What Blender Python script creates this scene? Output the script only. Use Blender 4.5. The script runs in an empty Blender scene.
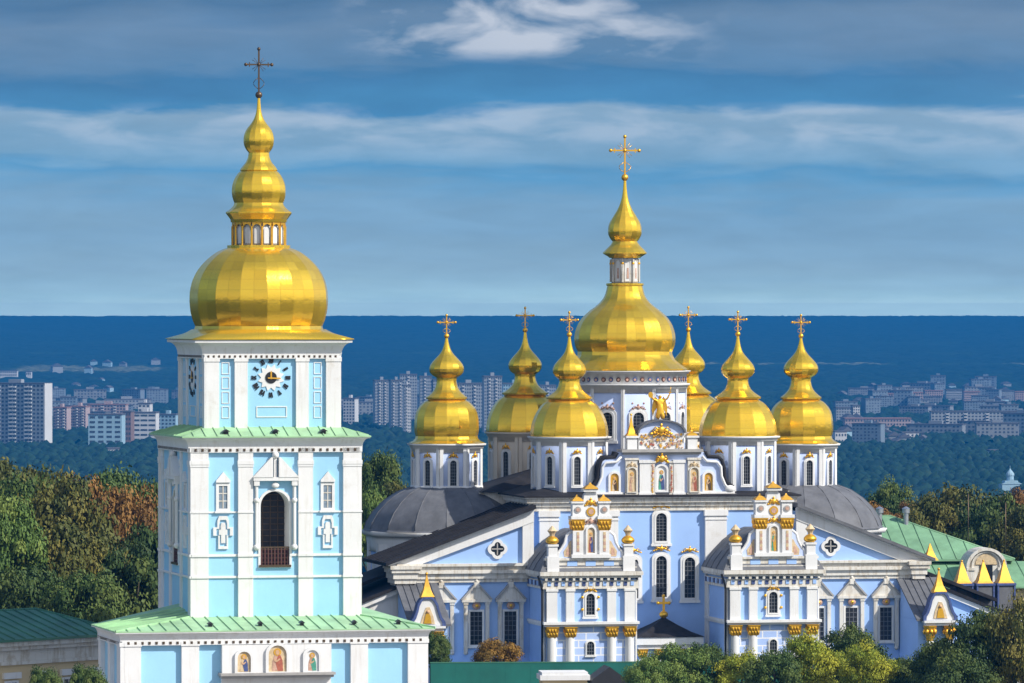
import bpy, bmesh, math, random
import numpy as np
from mathutils import Matrix, Vector
R = math.radians
SC = bpy.context.scene
COL = SC.collection
random.seed(7)

# ------------------------------------------------------------------ camera
CAM_Z = 32.0
FPX = 6020.0                 # focal length in pixels of the 1024 px wide picture
PY0 = 312.0                  # row of the true horizon
cd = bpy.data.cameras.new("camera")
cam = bpy.data.objects.new("camera", cd); COL.objects.link(cam)
cam.location = (0, 0, CAM_Z)
cam.rotation_euler = (R(90), 0, 0)
cd.sensor_fit = 'HORIZONTAL'; cd.sensor_width = 36.0
cd.lens = FPX / 1024.0 * 36.0
cd.shift_y = -(341.5 - PY0) / 1024.0
cd.clip_start = 1.0; cd.clip_end = 400000.0
SC.camera = cam

# ------------------------------------------------------------------ sun, sky, exposure
SUN_AZ, SUN_EL = 62.0, 39.0          # azimuth from the camera's back towards its right
sdir = Vector((math.sin(R(SUN_AZ))*math.cos(R(SUN_EL)), -math.cos(R(SUN_AZ))*math.cos(R(SUN_EL)), math.sin(R(SUN_EL))))
sl = bpy.data.lights.new("sun", 'SUN'); sl.energy = 4.6; sl.angle = R(0.53); sl.color = (1.0, 0.93, 0.82)
so = bpy.data.objects.new("sun", sl); COL.objects.link(so)
so.rotation_euler = (-sdir).to_track_quat('-Z', 'Y').to_euler()

W = bpy.data.worlds.new("World"); SC.world = W; W.use_nodes = True
nt = W.node_tree; nt.nodes.clear()
def wn(t, **kw):
    n = nt.nodes.new(t)
    for k, v in kw.items(): setattr(n, k, v)
    return n
def wl(a, b): nt.links.new(a, b)
def wmath(op, a, b=None, c=None, clamp=False):
    n = wn('ShaderNodeMath', operation=op); n.use_clamp = clamp
    for i, v in enumerate((a, b, c)):
        if v is None: continue
        if isinstance(v, (int, float)): n.inputs[i].default_value = v
        else: wl(v, n.inputs[i])
    return n.outputs[0]
def wramp(fac, stops):
    n = wn('ShaderNodeValToRGB'); cr = n.color_ramp
    while len(cr.elements) < len(stops): cr.elements.new(0.5)
    for e, (p, c) in zip(cr.elements, stops): e.position = p; e.color = (*c, 1)
    wl(fac, n.inputs[0]); return n.outputs[0]
def wmix(fac, a, b):
    n = wn('ShaderNodeMix', data_type='RGBA')
    for i, v in ((0, fac), (6, a), (7, b)):
        if isinstance(v, (int, float)): n.inputs[i].default_value = v
        elif isinstance(v, tuple): n.inputs[i].default_value = (*v, 1)
        else: wl(v, n.inputs[i])
    return n.outputs[2]
SKY_S = 0.15
sky = wn('ShaderNodeTexSky', sky_type='NISHITA', sun_disc=False, sun_elevation=R(SUN_EL), sun_rotation=R(180.0 - SUN_AZ),
         air_density=1.0, dust_density=0.6, ozone_density=5.0, altitude=150)
tc = wn('ShaderNodeTexCoord')
sep = wn('ShaderNodeSeparateXYZ'); wl(tc.outputs['Generated'], sep.inputs[0])
dx, dy, dz = sep.outputs
zc = wmath('MAXIMUM', dz, 0.0)
# layered stratus: coordinates stretched sideways, compressed towards the horizon
zs = wmath('DIVIDE', zc, wmath('ADD', zc, 0.12))
def cloud_noise(sx, sz, detail, rough, off, dist=0.0, shift=0.0):
    cmb = wn('ShaderNodeCombineXYZ')
    wl(wmath('ADD', wmath('MULTIPLY', dx, sx), shift), cmb.inputs[0]); wl(wmath('MULTIPLY', dy, sx), cmb.inputs[1])
    wl(wmath('ADD', wmath('MULTIPLY', zs, sz), off), cmb.inputs[2])
    n = wn('ShaderNodeTexNoise'); n.inputs['Scale'].default_value = 1.0
    n.inputs['Detail'].default_value = detail; n.inputs['Roughness'].default_value = rough
    n.inputs['Distortion'].default_value = dist
    wl(cmb.outputs[0], n.inputs['Vector']); return n.outputs[0]
n_big = cloud_noise(9.0, 12.0, 3.0, 0.5, 3.1, 0.2)
n_mid = cloud_noise(30.0, 34.0, 5.0, 0.55, 9.7, 0.3)
n_puf = cloud_noise(60.0, 40.0, 5.0, 0.50, 27.3, 0.3, 0.55)
K = 1.0 / SKY_S
def kc(r, g, b): return (r*K, g*K, b*K)
# bands of blue air and grey-blue cloud sheets, warped by noise
tt = wmath('MULTIPLY', zc, 16.0)
lift = wmath('MULTIPLY', tt, 3.0, clamp=True)
tw = wmath('ADD', tt, wmath('MULTIPLY', lift, wmath('ADD', wmath('MULTIPLY', wmath('SUBTRACT', n_big, 0.5), 0.22), wmath('MULTIPLY', wmath('SUBTRACT', n_mid, 0.5), 0.20))), clamp=True)
low = wramp(tw, [(0.0, kc(1.0, 1.37, 1.27)), (.0221, kc(1.0, 1.36, 1.26)), (.0266, kc(.80, 1.12, 1.07)), (.0346, kc(.59, .86, .885)), (.0452, kc(.46, .70, .766)), (.0585, kc(.38, .586, .68)), (.08, kc(.31, .498, .618)), (.112, kc(.265, .43, .56)), (.16, kc(.225, .385, .53)), (.21, kc(.195, .35, .505)), (.29, kc(.175, .335, .505)), (.37, kc(.095, .285, .50)), (.41, kc(.16, .33, .51)), (.53, kc(.205, .345, .50)), (.56, kc(.055, .22, .43)),
     (.63, kc(.045, .175, .36)), (.67, kc(.085, .20, .36)), (.76, kc(.115, .215, .36)), (.84, kc(.06, .155, .30)), (1.0, kc(.10, .20, .34))])
shade = wmath('ADD', 0.70, wmath('ADD', wmath('MULTIPLY', n_puf, 0.34), wmath('MULTIPLY', n_mid, 0.26)))
sh = wn('ShaderNodeMix', data_type='RGBA', blend_type='MULTIPLY'); sh.inputs[0].default_value = 1.0
shc = wn('ShaderNodeCombineColor'); [wl(shade, shc.inputs[q]) for q in range(3)]
wl(low, sh.inputs[6]); wl(shc.outputs[0], sh.inputs[7]); low = sh.outputs[2]
# brighter ragged cloud heads
puff = wmath('MULTIPLY', wmath('SUBTRACT', n_puf, 0.45), 6.0, clamp=True)
bandm = wramp(tt, [(0.0, (0, 0, 0)), (.40, (0, 0, 0)), (.47, (.28, .28, .28)), (.53, (.30, .30, .30)), (.56, (0, 0, 0)), (.66, (.0, .0, .0)), (.70, (.75, .75, .75)), (.80, (.8, .8, .8)), (1.0, (.5, .5, .5))])
gx = wmath('SUBTRACT', 1.0, wmath('POWER', wmath('MULTIPLY', wmath('ADD', dx, -0.003), 30.0), 2.0), clamp=True)
hi = wmath('GREATER_THAN', tt, 0.6)
gsel = wmath('ADD', wmath('MULTIPLY', hi, gx), wmath('SUBTRACT', 1.0, hi), clamp=True)
pf = wmath('MULTIPLY', wmath('MULTIPLY', puff, bandm), gsel, clamp=True)
low = wmix(pf, low, kc(.54, .58, .66))
# clouds in the sun's half of the sky are lit white
sd = wn('ShaderNodeVectorMath', operation='DOT_PRODUCT'); wl(tc.outputs['Generated'], sd.inputs[0]); sd.inputs[1].default_value = sdir
sunny = wramp(wmath('ADD', wmath('MULTIPLY', sd.outputs['Value'], 0.5), 0.5), [(0.0, (0, 0, 0)), (0.35, (0, 0, 0)), (0.75, (.8, .8, .8)), (1.0, (1, 1, 1))])
low = wmix(sunny, low, kc(.95, .93, .88))
# the sky behind the camera: high thin white cloud
back = wramp(wmath('MULTIPLY', dy, -1.0), [(0.0, (0, 0, 0)), (0.12, (0, 0, 0)), (0.45, (.8, .8, .8)), (1.0, (.9, .9, .9))])
low = wmix(back, low, kc(.78, .76, .72))
cov = wramp(zc, [(0.0, (1, 1, 1)), (0.10, (.95, .95, .95)), (0.30, (.35, .35, .35)), (0.6, (.05, .05, .05)), (1.0, (0, 0, 0))])
bk = wmath('MULTIPLY', back, 0.65)
mixc = wmix(wmath('MAXIMUM', cov, bk), sky.outputs[0], low)
bg = wn('ShaderNodeBackground'); bg.inputs[1].default_value = SKY_S
wl(mixc, bg.inputs[0])
wo = wn('ShaderNodeOutputWorld'); wl(bg.outputs[0], wo.inputs[0])

SC.render.engine = 'CYCLES'
SC.view_settings.view_transform = 'Standard'
SC.view_settings.look = 'None'
SC.view_settings.exposure = 0.24
SC.view_settings.gamma = 1.0
SC.cycles.use_denoising = True
SC.cycles.max_bounces = 6; SC.cycles.diffuse_bounces = 3; SC.cycles.glossy_bounces = 3
SC.cycles.volume_bounces = 0
SC.cycles.caustics_reflective = False; SC.cycles.caustics_refractive = False

# ------------------------------------------------------------------ materials
def newmat(name):
    m = bpy.data.materials.new(name); m.use_nodes = True
    return m, m.node_tree, m.node_tree.nodes['Principled BSDF']
def N(t, typ, **kw):
    n = t.nodes.new(typ)
    for k, v in kw.items(): setattr(n, k, v)
    return n
def noise(t, scale, detail=4, rough=.6, stretch=(1, 1, 1), coord='Object'):
    tcn = N(t, 'ShaderNodeTexCoord'); mp = N(t, 'ShaderNodeMapping'); mp.inputs['Scale'].default_value = stretch
    t.links.new(tcn.outputs[coord], mp.inputs[0])
    n = N(t, 'ShaderNodeTexNoise'); n.inputs['Scale'].default_value = scale
    n.inputs['Detail'].default_value = detail; n.inputs['Roughness'].default_value = rough
    t.links.new(mp.outputs[0], n.inputs['Vector']); return n.outputs[0]
def ramp(t, fac, stops):
    n = N(t, 'ShaderNodeValToRGB'); cr = n.color_ramp
    while len(cr.elements) < len(stops): cr.elements.new(0.5)
    for e, (p, c) in zip(cr.elements, stops): e.position = p; e.color = (*c, 1)
    t.links.new(fac, n.inputs[0]); return n.outputs[0]
def mixc_(t, fac, a, b, blend='MIX'):
    n = N(t, 'ShaderNodeMix', data_type='RGBA', blend_type=blend)
    for i, v in ((0, fac), (6, a), (7, b)):
        if isinstance(v, (int, float)): n.inputs[i].default_value = v
        elif isinstance(v, tuple): n.inputs[i].default_value = (*v, 1)
        else: t.links.new(v, n.inputs[i])
    return n.outputs[2]
def dim(c, k): return tuple(max(0, min(1, x*k)) for x in c)
def stucco(name, c, dirt=(.45, .42, .36), amt=.35, rough=.8, lo=.56):
    """painted plaster: faint mottling, thin rain streaks, a few worn stains"""
    m, t, p = newmat(name)
    a = noise(t, .35, 5, .6)
    base = ramp(t, a, [(.3, dim(c, .92)), (.7, dim(c, 1.04))])
    s = noise(t, 1.3, 6, .7, (2.2, 2.2, .16))
    st = ramp(t, s, [(lo, (0, 0, 0)), (lo+.24, (amt,)*3)])
    p2 = noise(t, .5, 7, .75)
    st2 = ramp(t, p2, [(lo+.04, (0, 0, 0)), (lo+.2, (amt*.8,)*3)])
    col = mixc_(t, st, base, tuple(x*y*1.5 for x, y in zip(c, dirt)))
    col = mixc_(t, st2, col, tuple(x*y*1.6 for x, y in zip(c, dirt)))
    t.links.new(col, p.inputs['Base Color']); p.inputs['Roughness'].default_value = rough
    p.inputs['Specular IOR Level'].default_value = .25
    b = N(t, 'ShaderNodeBump'); b.inputs['Strength'].default_value = .15; b.inputs['Distance'].default_value = .05
    t.links.new(noise(t, 3.0, 6, .7), b.inputs['Height']); t.links.new(b.outputs[0], p.inputs['Normal'])
    return m
def plain(name, c, rough=.6, var=.12, scale=1.5, metal=0.0, spec=.5):
    m, t, p = newmat(name)
    col = ramp(t, noise(t, scale, 5, .65), [(.3, dim(c, 1-var)), (.7, dim(c, 1+var))])
    t.links.new(col, p.inputs['Base Color']); p.inputs['Roughness'].default_value = rough
    p.inputs['Metallic'].default_value = metal; p.inputs['Specular IOR Level'].default_value = spec
    return m
def gold_mat(name, c, rough, panel):
    """gilded sheet: every sheet sits at its own slight tilt, seams a little darker"""
    m, t, p = newmat(name)
    p.inputs['Metallic'].default_value = .76
    if panel:
        uv = N(t, 'ShaderNodeTexCoord')
        fl = N(t, 'ShaderNodeVectorMath', operation='FLOOR'); t.links.new(uv.outputs['UV'], fl.inputs[0])
        wnz = N(t, 'ShaderNodeTexWhiteNoise', noise_dimensions='3D'); t.links.new(fl.outputs[0], wnz.inputs['Vector'])
        sub = N(t, 'ShaderNodeVectorMath', operation='SUBTRACT'); t.links.new(wnz.outputs['Color'], sub.inputs[0]); sub.inputs[1].default_value = (.5, .5, .5)
        sc = N(t, 'ShaderNodeVectorMath', operation='SCALE'); t.links.new(sub.outputs[0], sc.inputs[0]); sc.inputs['Scale'].default_value = panel
        bn = N(t, 'ShaderNodeBump'); bn.inputs['Strength'].default_value = .09; bn.inputs['Distance'].default_value = .14
        t.links.new(noise(t, 3.2, 5, .6), bn.inputs['Height'])
        ad = N(t, 'ShaderNodeVectorMath', operation='ADD'); t.links.new(bn.outputs[0], ad.inputs[0]); t.links.new(sc.outputs[0], ad.inputs[1])
        nm = N(t, 'ShaderNodeVectorMath', operation='NORMALIZE'); t.links.new(ad.outputs[0], nm.inputs[0])
        t.links.new(nm.outputs[0], p.inputs['Normal'])
        br = N(t, 'ShaderNodeMath', operation='MULTIPLY_ADD'); t.links.new(wnz.outputs['Value'], br.inputs[0]); br.inputs[1].default_value = .10; br.inputs[2].default_value = rough-.05
        t.links.new(br.outputs[0], p.inputs['Roughness'])
        col = mixc_(t, wnz.outputs['Value'], dim(c, .90), tuple(min(1, x*1.03) for x in c))
        # dark seams where the sheets overlap
        sp = N(t, 'ShaderNodeVectorMath', operation='FRACTION'); t.links.new(uv.outputs['UV'], sp.inputs[0])
        sx = N(t, 'ShaderNodeSeparateXYZ'); t.links.new(sp.outputs[0], sx.inputs[0])
        se = None
        for q in (0, 1):
            lt = N(t, 'ShaderNodeMath', operation='LESS_THAN'); t.links.new(sx.outputs[q], lt.inputs[0]); lt.inputs[1].default_value = .04
            if se is None: se = lt.outputs[0]
            else:
                mx = N(t, 'ShaderNodeMath', operation='MAXIMUM'); t.links.new(se, mx.inputs[0]); t.links.new(lt.outputs[0], mx.inputs[1]); se = mx.outputs[0]
        hf = N(t, 'ShaderNodeMath', operation='MULTIPLY'); t.links.new(se, hf.inputs[0]); hf.inputs[1].default_value = .24
        col = mixc_(t, hf.outputs[0], col, (.30, .13, .012))
        t.links.new(col, p.inputs['Base Color'])
    else:
        p.inputs['Base Color'].default_value = (*c, 1); p.inputs['Roughness'].default_value = rough
        t.links.new(ramp(t, noise(t, 3, 4), [(.3, dim(c, .85)), (.7, c)]), p.inputs['Base Color'])
    return m
M = {}
M['white'] = stucco('white_plaster', (.75, .755, .76), dirt=(.44, .40, .34), amt=.6, lo=.53)
M['white_old'] = stucco('weathered_white_plaster', (.70, .68, .63), dirt=(.36, .30, .22), amt=1.0, lo=.49)
M['tower_blue'] = stucco('sky_blue_plaster', (.34, .63, .86), dirt=(.55, .6, .62), amt=.4)
M['blue'] = stucco('periwinkle_plaster', (.345, .53, .90), dirt=(.55, .55, .6), amt=.15)
M['pale_blue'] = stucco('pale_blue_plaster', (.52, .62, .88), dirt=(.55, .55, .6), amt=.15)
M['cream'] = stucco('cream_plaster', (.66, .52, .30), amt=.3)
M['ochre'] = stucco('drum_cream_plaster', (.74, .66, .55), amt=.3)
M['gold'] = gold_mat('gilded_sheets', (1.0, .63, .055), .20, .018)
M['gold_leaf'] = gold_mat('gold_leaf', (1.0, .55, .05), .36, 0)
M['gold_paint'] = plain('gold_paint', (.74, .40, .045), .45, .18, 3, .5)
M['bronze'] = plain('dark_bronze', (.11, .075, .045), .45, .2, 3, .6)
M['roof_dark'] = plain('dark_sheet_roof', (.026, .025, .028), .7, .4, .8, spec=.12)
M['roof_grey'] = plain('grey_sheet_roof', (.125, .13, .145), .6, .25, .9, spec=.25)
M['green_roof'] = plain('green_sheet_roof', (.33, .55, .31), .55, .24, .45)
M['hall_green'] = plain('old_green_sheet_roof', (.17, .33, .19), .6, .3, .35)
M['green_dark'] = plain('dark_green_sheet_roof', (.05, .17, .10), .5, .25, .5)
M['glass'] = plain('dark_window_glass', (.018, .022, .03), .12, .3, 2)
M['iron'] = plain('black_iron', (.018, .018, .02), .5, .2, 2)
M['red_brown'] = plain('red_brown_railing', (.085, .028, .022), .6, .25, 3)
M['louvre'] = plain('black_louvre', (.022, .02, .022), .6, .3, 3)
M['red'] = plain('icon_red', (.36, .10, .06), .6, .3, 4)
M['pink'] = plain('icon_rose', (.50, .31, .23), .6, .3, 4)
M['teal'] = plain('icon_green', (.06, .28, .20), .6, .3, 4)
M['navy'] = plain('icon_dark_blue', (.05, .08, .22), .6, .3, 4)
M['skin'] = plain('icon_skin', (.55, .34, .20), .6, .2, 5)
M['tan'] = plain('icon_ground', (.60, .46, .28), .6, .25, 4)
M['fence'] = plain('teal_hoarding', (.004, .125, .10), .6, .25, .25)
M['pale_glass'] = plain('pale_window_glass', (.20, .26, .33), .25, .3, 3)
M['bar'] = plain('window_bar', (.13, .14, .16), .5, .15, 3)
M['black'] = plain('black_paint', (.012, .012, .014), .5, .2, 3)
M['grey'] = plain('grey_stone', (.34, .33, .32), .7, .15, 1.2)
M['steel'] = plain('zinc_pipe', (.5, .52, .55), .35, .1, 2, .8)

# ------------------------------------------------------------------ mesh builder
class MB:
    def __init__(s, T=None):
        s.v = []; s.f = []; s.m = []; s.uv = {}; s.sharp = []; s.sm = []
        s.T = T or Matrix.Identity(4)
    def add(s, verts, faces, mi=0, smooth=False):
        o = len(s.v)
        for p in verts: s.v.append(tuple(s.T @ Vector(p)))
        for fc in faces:
            s.f.append([o+i for i in fc]); s.m.append(mi); s.sm.append(smooth)
        return o
    def box(s, x0, x1, y0, y1, z0, z1, mi=0):
        s.add([(x0, y0, z0), (x1, y0, z0), (x1, y1, z0), (x0, y1, z0), (x0, y0, z1), (x1, y0, z1), (x1, y1, z1), (x0, y1, z1)],
              [(0, 3, 2, 1), (4, 5, 6, 7), (0, 1, 5, 4), (1, 2, 6, 5), (2, 3, 7, 6), (3, 0, 4, 7)], mi)
    def prism(s, poly, y0, y1, mi=0):
        """outline in x,z pushed from y0 (outer) to y1"""
        n = len(poly)
        s.add([(x, y0, z) for x, z in poly] + [(x, y1, z) for x, z in poly],
              [tuple(range(n)), tuple(range(2*n-1, n-1, -1))] + [(i, i+n, (i+1) % n + n, (i+1) % n) for i in range(n)], mi)
    def ring(s, outer, inner, y0, y1, mi=0):
        """frame between two outlines with the same number of points"""
        n = len(outer)
        s.add([(x, y0, z) for x, z in outer] + [(x, y0, z) for x, z in inner] + [(x, y1, z) for x, z in outer] + [(x, y1, z) for x, z in inner],
              sum([[(i, (i+1) % n, n+(i+1) % n, n+i), (2*n+i, 3*n+i, 3*n+(i+1) % n, 2*n+(i+1) % n),
                    (i, 2*n+i, 2*n+(i+1) % n, (i+1) % n), (n+i, n+(i+1) % n, 3*n+(i+1) % n, 3*n+i)] for i in range(n)], []), mi)
    def poly3(s, pts, faces, mi=0): s.add(pts, faces, mi)
    def lathe(s, curves, n, rot=0.0, c=(0, 0), mi=0, caps=True, uvs=(1.0, 1.0), res=0.0, smooth_u=False, sub=3):
        """curves: list of smooth pieces [(r, z)...]; n sides, a flat side facing -y when rot = 0"""
        v = []; f = []; first = None; uvq = []
        a0 = -math.pi/2 - math.pi/n + rot
        rings = []
        for ci, cv in enumerate(curves):
            pts = resample(cv, res) if res else cv
            for k, (r, z) in enumerate(pts):
                if rings and k == 0 and abs(rings[-1][0]-r) < 1e-6 and abs(rings[-1][1]-z) < 1e-6:
                    rings[-1] = (r, z, True); continue
                rings.append((r, z, k == 0 or k == len(pts)-1))
        for r, z, sh in rings:
            for i in range(n):
                a = a0 + 2*math.pi*i/n
                v.append((c[0]+r*math.cos(a), c[1]+r*math.sin(a), z))
        for j in range(len(rings)-1):
            for i in range(n):
                f.append((j*n+i, j*n+(i+1) % n, (j+1)*n+(i+1) % n, (j+1)*n+i))
        o = s.add(v, f, mi, True)
        k0 = len(s.f)-len(f)
        ln = 0.0
        for j in range(len(rings)-1):
            l2 = ln + math.hypot(rings[j+1][0]-rings[j][0], rings[j+1][1]-rings[j][1])
            for i in range(n):
                s.uv[k0+j*n+i] = [(i*uvs[0]+.001, ln*uvs[1]+.001), ((i+1)*uvs[0]-.001, ln*uvs[1]+.001), ((i+1)*uvs[0]-.001, l2*uvs[1]-.001), (i*uvs[0]+.001, l2*uvs[1]-.001)]
                if not smooth_u: s.sharp.append((o+j*n+i, o+(j+1)*n+i))
            ln = l2
        for j, (r, z, sh) in enumerate(rings):
            if sh:
                for i in range(n): s.sharp.append((o+j*n+i, o+j*n+(i+1) % n))
        if caps:
            for j in (0, len(rings)-1):
                if rings[j][0] > 1e-4:
                    s.f.append([o+j*n+i for i in range(n)]); s.m.append(mi); s.sm.append(False)
                    for i in range(n): s.sharp.append((o+j*n+i, o+j*n+(i+1) % n))
    def ball(s, c, r, mi=0, seg=10, rg=6, sc=(1, 1, 1)):
        v = []; f = []
        for j in range(rg+1):
            ph = math.pi*j/rg
            for i in range(seg):
                a = 2*math.pi*i/seg
                v.append((c[0]+r*sc[0]*math.sin(ph)*math.cos(a), c[1]+r*sc[1]*math.sin(ph)*math.sin(a), c[2]+r*sc[2]*math.cos(ph)))
        for j in range(rg):
            for i in range(seg): f.append((j*seg+i, (j+1)*seg+i, (j+1)*seg+(i+1) % seg, j*seg+(i+1) % seg))
        s.add(v, f, mi, True)
    def tube(s, pts, r, mi=0, seg=6):
        pts = [Vector(p) for p in pts]; v = []; f = []
        rr = r if isinstance(r, (list, tuple)) else [r]*len(pts)
        for k, p in enumerate(pts):
            d = (pts[min(k+1, len(pts)-1)]-pts[max(k-1, 0)]).normalized()
            u = d.cross(Vector((0, 0, 1)));
            if u.length < 1e-3: u = Vector((1, 0, 0))
            u.normalize(); w = d.cross(u)
            for i in range(seg):
                a = 2*math.pi*i/seg
                v.append(tuple(p+(u*math.cos(a)+w*math.sin(a))*rr[k]))
        for k in range(len(pts)-1):
            for i in range(seg): f.append((k*seg+i, k*seg+(i+1) % seg, (k+1)*seg+(i+1) % seg, (k+1)*seg+i))
        f.append(tuple(range(seg))); f.append(tuple(range(len(v)-1, len(v)-1-seg, -1)))
        s.add(v, f, mi, True)
    def mesh(s, name, mats):
        me = bpy.data.meshes.new(name)
        me.from_pydata(s.v, [], s.f)
        if not isinstance(mats, (list, tuple)): mats = [mats]
        for m in mats: me.materials.append(m)
        me.polygons.foreach_set('material_index', s.m)
        me.polygons.foreach_set('use_smooth', s.sm)
        if s.uv:
            ul = me.uv_layers.new(name='UVMap')
            for fi, q in s.uv.items():
                ls = me.polygons[fi].loop_start
                for k, u in enumerate(q): ul.data[ls+k].uv = u
        bm = bmesh.new(); bm.from_mesh(me)
        bm.verts.ensure_lookup_table()
        for a, b in s.sharp:
            e = bm.edges.get((bm.verts[a], bm.verts[b]))
            if e: e.smooth = False
        bmesh.ops.remove_doubles(bm, verts=bm.verts, dist=1e-5) if False else None
        bmesh.ops.recalc_face_normals(bm, faces=bm.faces)
        bm.to_mesh(me); bm.free(); me.update()
        return me
    def build(s, name, mats, parent=None, M4=None):
        return put(name, s.mesh(name, mats), parent, M4)
def put(name, me, parent=None, M4=None):
    o = bpy.data.objects.new(name, me); COL.objects.link(o)
    if parent: o.parent = parent
    if M4 is not None: o.matrix_basis = M4
    return o
def resample(cv, step):
    """monotone-ish smooth curve through the points"""
    if len(cv) < 3: return cv
    P = [Vector((a, b)) for a, b in cv]; out = []
    for i in range(len(P)-1):
        p0 = P[i-1] if i else P[i]*2-P[i+1]; p1 = P[i]; p2 = P[i+1]; p3 = P[i+2] if i+2 < len(P) else P[i+1]*2-P[i]
        k = max(1, int(round((p2-p1).length/step)))
        for q in range(k):
            t = q/k
            out.append(tuple(.5*((2*p1)+(p2-p0)*t+(2*p0-5*p1+4*p2-p3)*t*t+(3*p1-p0-3*p2+p3)*t**3)))
    out.append(tuple(P[-1])); return [(max(a, .001), b) for a, b in out]
def thing(name, label, cat, loc=(0, 0, 0), rz=0.0, group=None):
    o = bpy.data.objects.new(name, None); COL.objects.link(o)
    o.location = loc; o.rotation_euler = (0, 0, rz); o['label'] = label; o['category'] = cat
    o.empty_display_size = .5
    if group: o['group'] = group
    return o
def struct(o): o['kind'] = 'structure'; return o
def stuff(o): o['kind'] = 'stuff'; return o
def trs(x, y, z, rz=0.0): return Matrix.Translation((x, y, z)) @ Matrix.Rotation(rz, 4, 'Z')
def archpts(x, z0, w, h, n=10):
    """round-headed outline, h up to the crown"""
    r = w/2; zs_ = z0+h-r
    return [(x-r, z0), (x+r, z0)] + [(x+r*math.cos(math.pi*i/n), zs_+r*math.sin(math.pi*i/n)) for i in range(n+1)]
def grow(pts, cx, d, zlow=None):
    zc_ = sum(p[1] for p in pts)/len(pts); out = []
    w = max(abs(p[0]-cx) for p in pts); z1 = max(p[1] for p in pts); z0 = min(p[1] for p in pts)
    for x, z in pts:
        out.append((cx+(x-cx)*(w+d)/w, z0+(z-z0)*(z1-z0+d)/(z1-z0) if z > z0+1e-6 else z0-(d if zlow is None else zlow)))
    return out
# ------------------------------------------------------------------ ground, woodland, haze
LOWZ = -80.0
def at(px, py, Y):
    """the point seen at a pixel when it stands Y metres away"""
    return ((px-512)/FPX*Y, Y, CAM_Z-(py-PY0)/FPX*Y)
rows = [(-2500, 0), (0, 0), (680, 0), (760, -4), (860, -20), (1000, -50), (1100, -66), (1250, -78), (1400, LOWZ), (3000, LOWZ), (6500, LOWZ), (8000, -72), (9500, -50), (11000, -24), (12500, 4), (14000, 20), (15400, 16)]
def gz(y): return np.interp(y, [q[0] for q in rows], [q[1] for q in rows])
xs = [-30000, -12000, -5000, -900, -300, 0, 300, 900, 5000, 12000, 30000]
v = [(x, y, z) for y, z in rows for x in xs]; nx = len(xs)
fcs = [(j*nx+i, j*nx+i+1, (j+1)*nx+i+1, (j+1)*nx+i) for j in range(len(rows)-1) for i in range(nx-1)]
me = bpy.data.meshes.new("ground"); me.from_pydata(v, [], fcs)
m, t, p = newmat('meadow_and_forest_ground')
n1 = noise(t, .00045, 6, .62, (1, .35, 1)); n2 = noise(t, .006, 6, .7)
def ground_y(py):
    """how far away the ground is that shows at a row of the picture"""
    ys = np.linspace(2000, 14000, 4000); r_ = PY0+(CAM_Z-gz(ys)-9)/ys*FPX      # over the tree tops
    return float(ys[np.argmin(np.abs(r_-py))])
c1 = ramp(t, n1, [(.40, (.020, .045, .022)), (.56, (.030, .058, .026)), (.60, (.12, .13, .06)), (.66, (.045, .075, .03))])
c2 = ramp(t, n2, [(.35, (.55, .55, .55)), (.65, (1.2, 1.2, 1.2))])
t.links.new(mixc_(t, 1.0, c1, c2, 'MULTIPLY'), p.inputs['Base Color']); p.inputs['Roughness'].default_value = .95
p.inputs['Specular IOR Level'].default_value = 0
me.materials.append(m); g = put('ground', me); struct(g)
# paved monastery court
mb = MB(); mb.box(-90, 90, 380, 480, -.2, .004)
pv = mb.build('courtyard_paving', plain('court_paving', (.30, .28, .26), .8, .15, .3)); struct(pv)

def leaf_mat(name, stops, rough=.65):
    """leaf colour differs from clump to clump and from leaf to leaf (an attribute of the leaves)"""
    m, t, p = newmat(name)
    a = N(t, 'ShaderNodeAttribute'); a.attribute_name = 'tone'
    t.links.new(ramp(t, a.outputs['Fac'], stops), p.inputs['Base Color'])
    p.inputs['Roughness'].default_value = rough; p.inputs['Specular IOR Level'].default_value = .25
    return m
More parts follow.
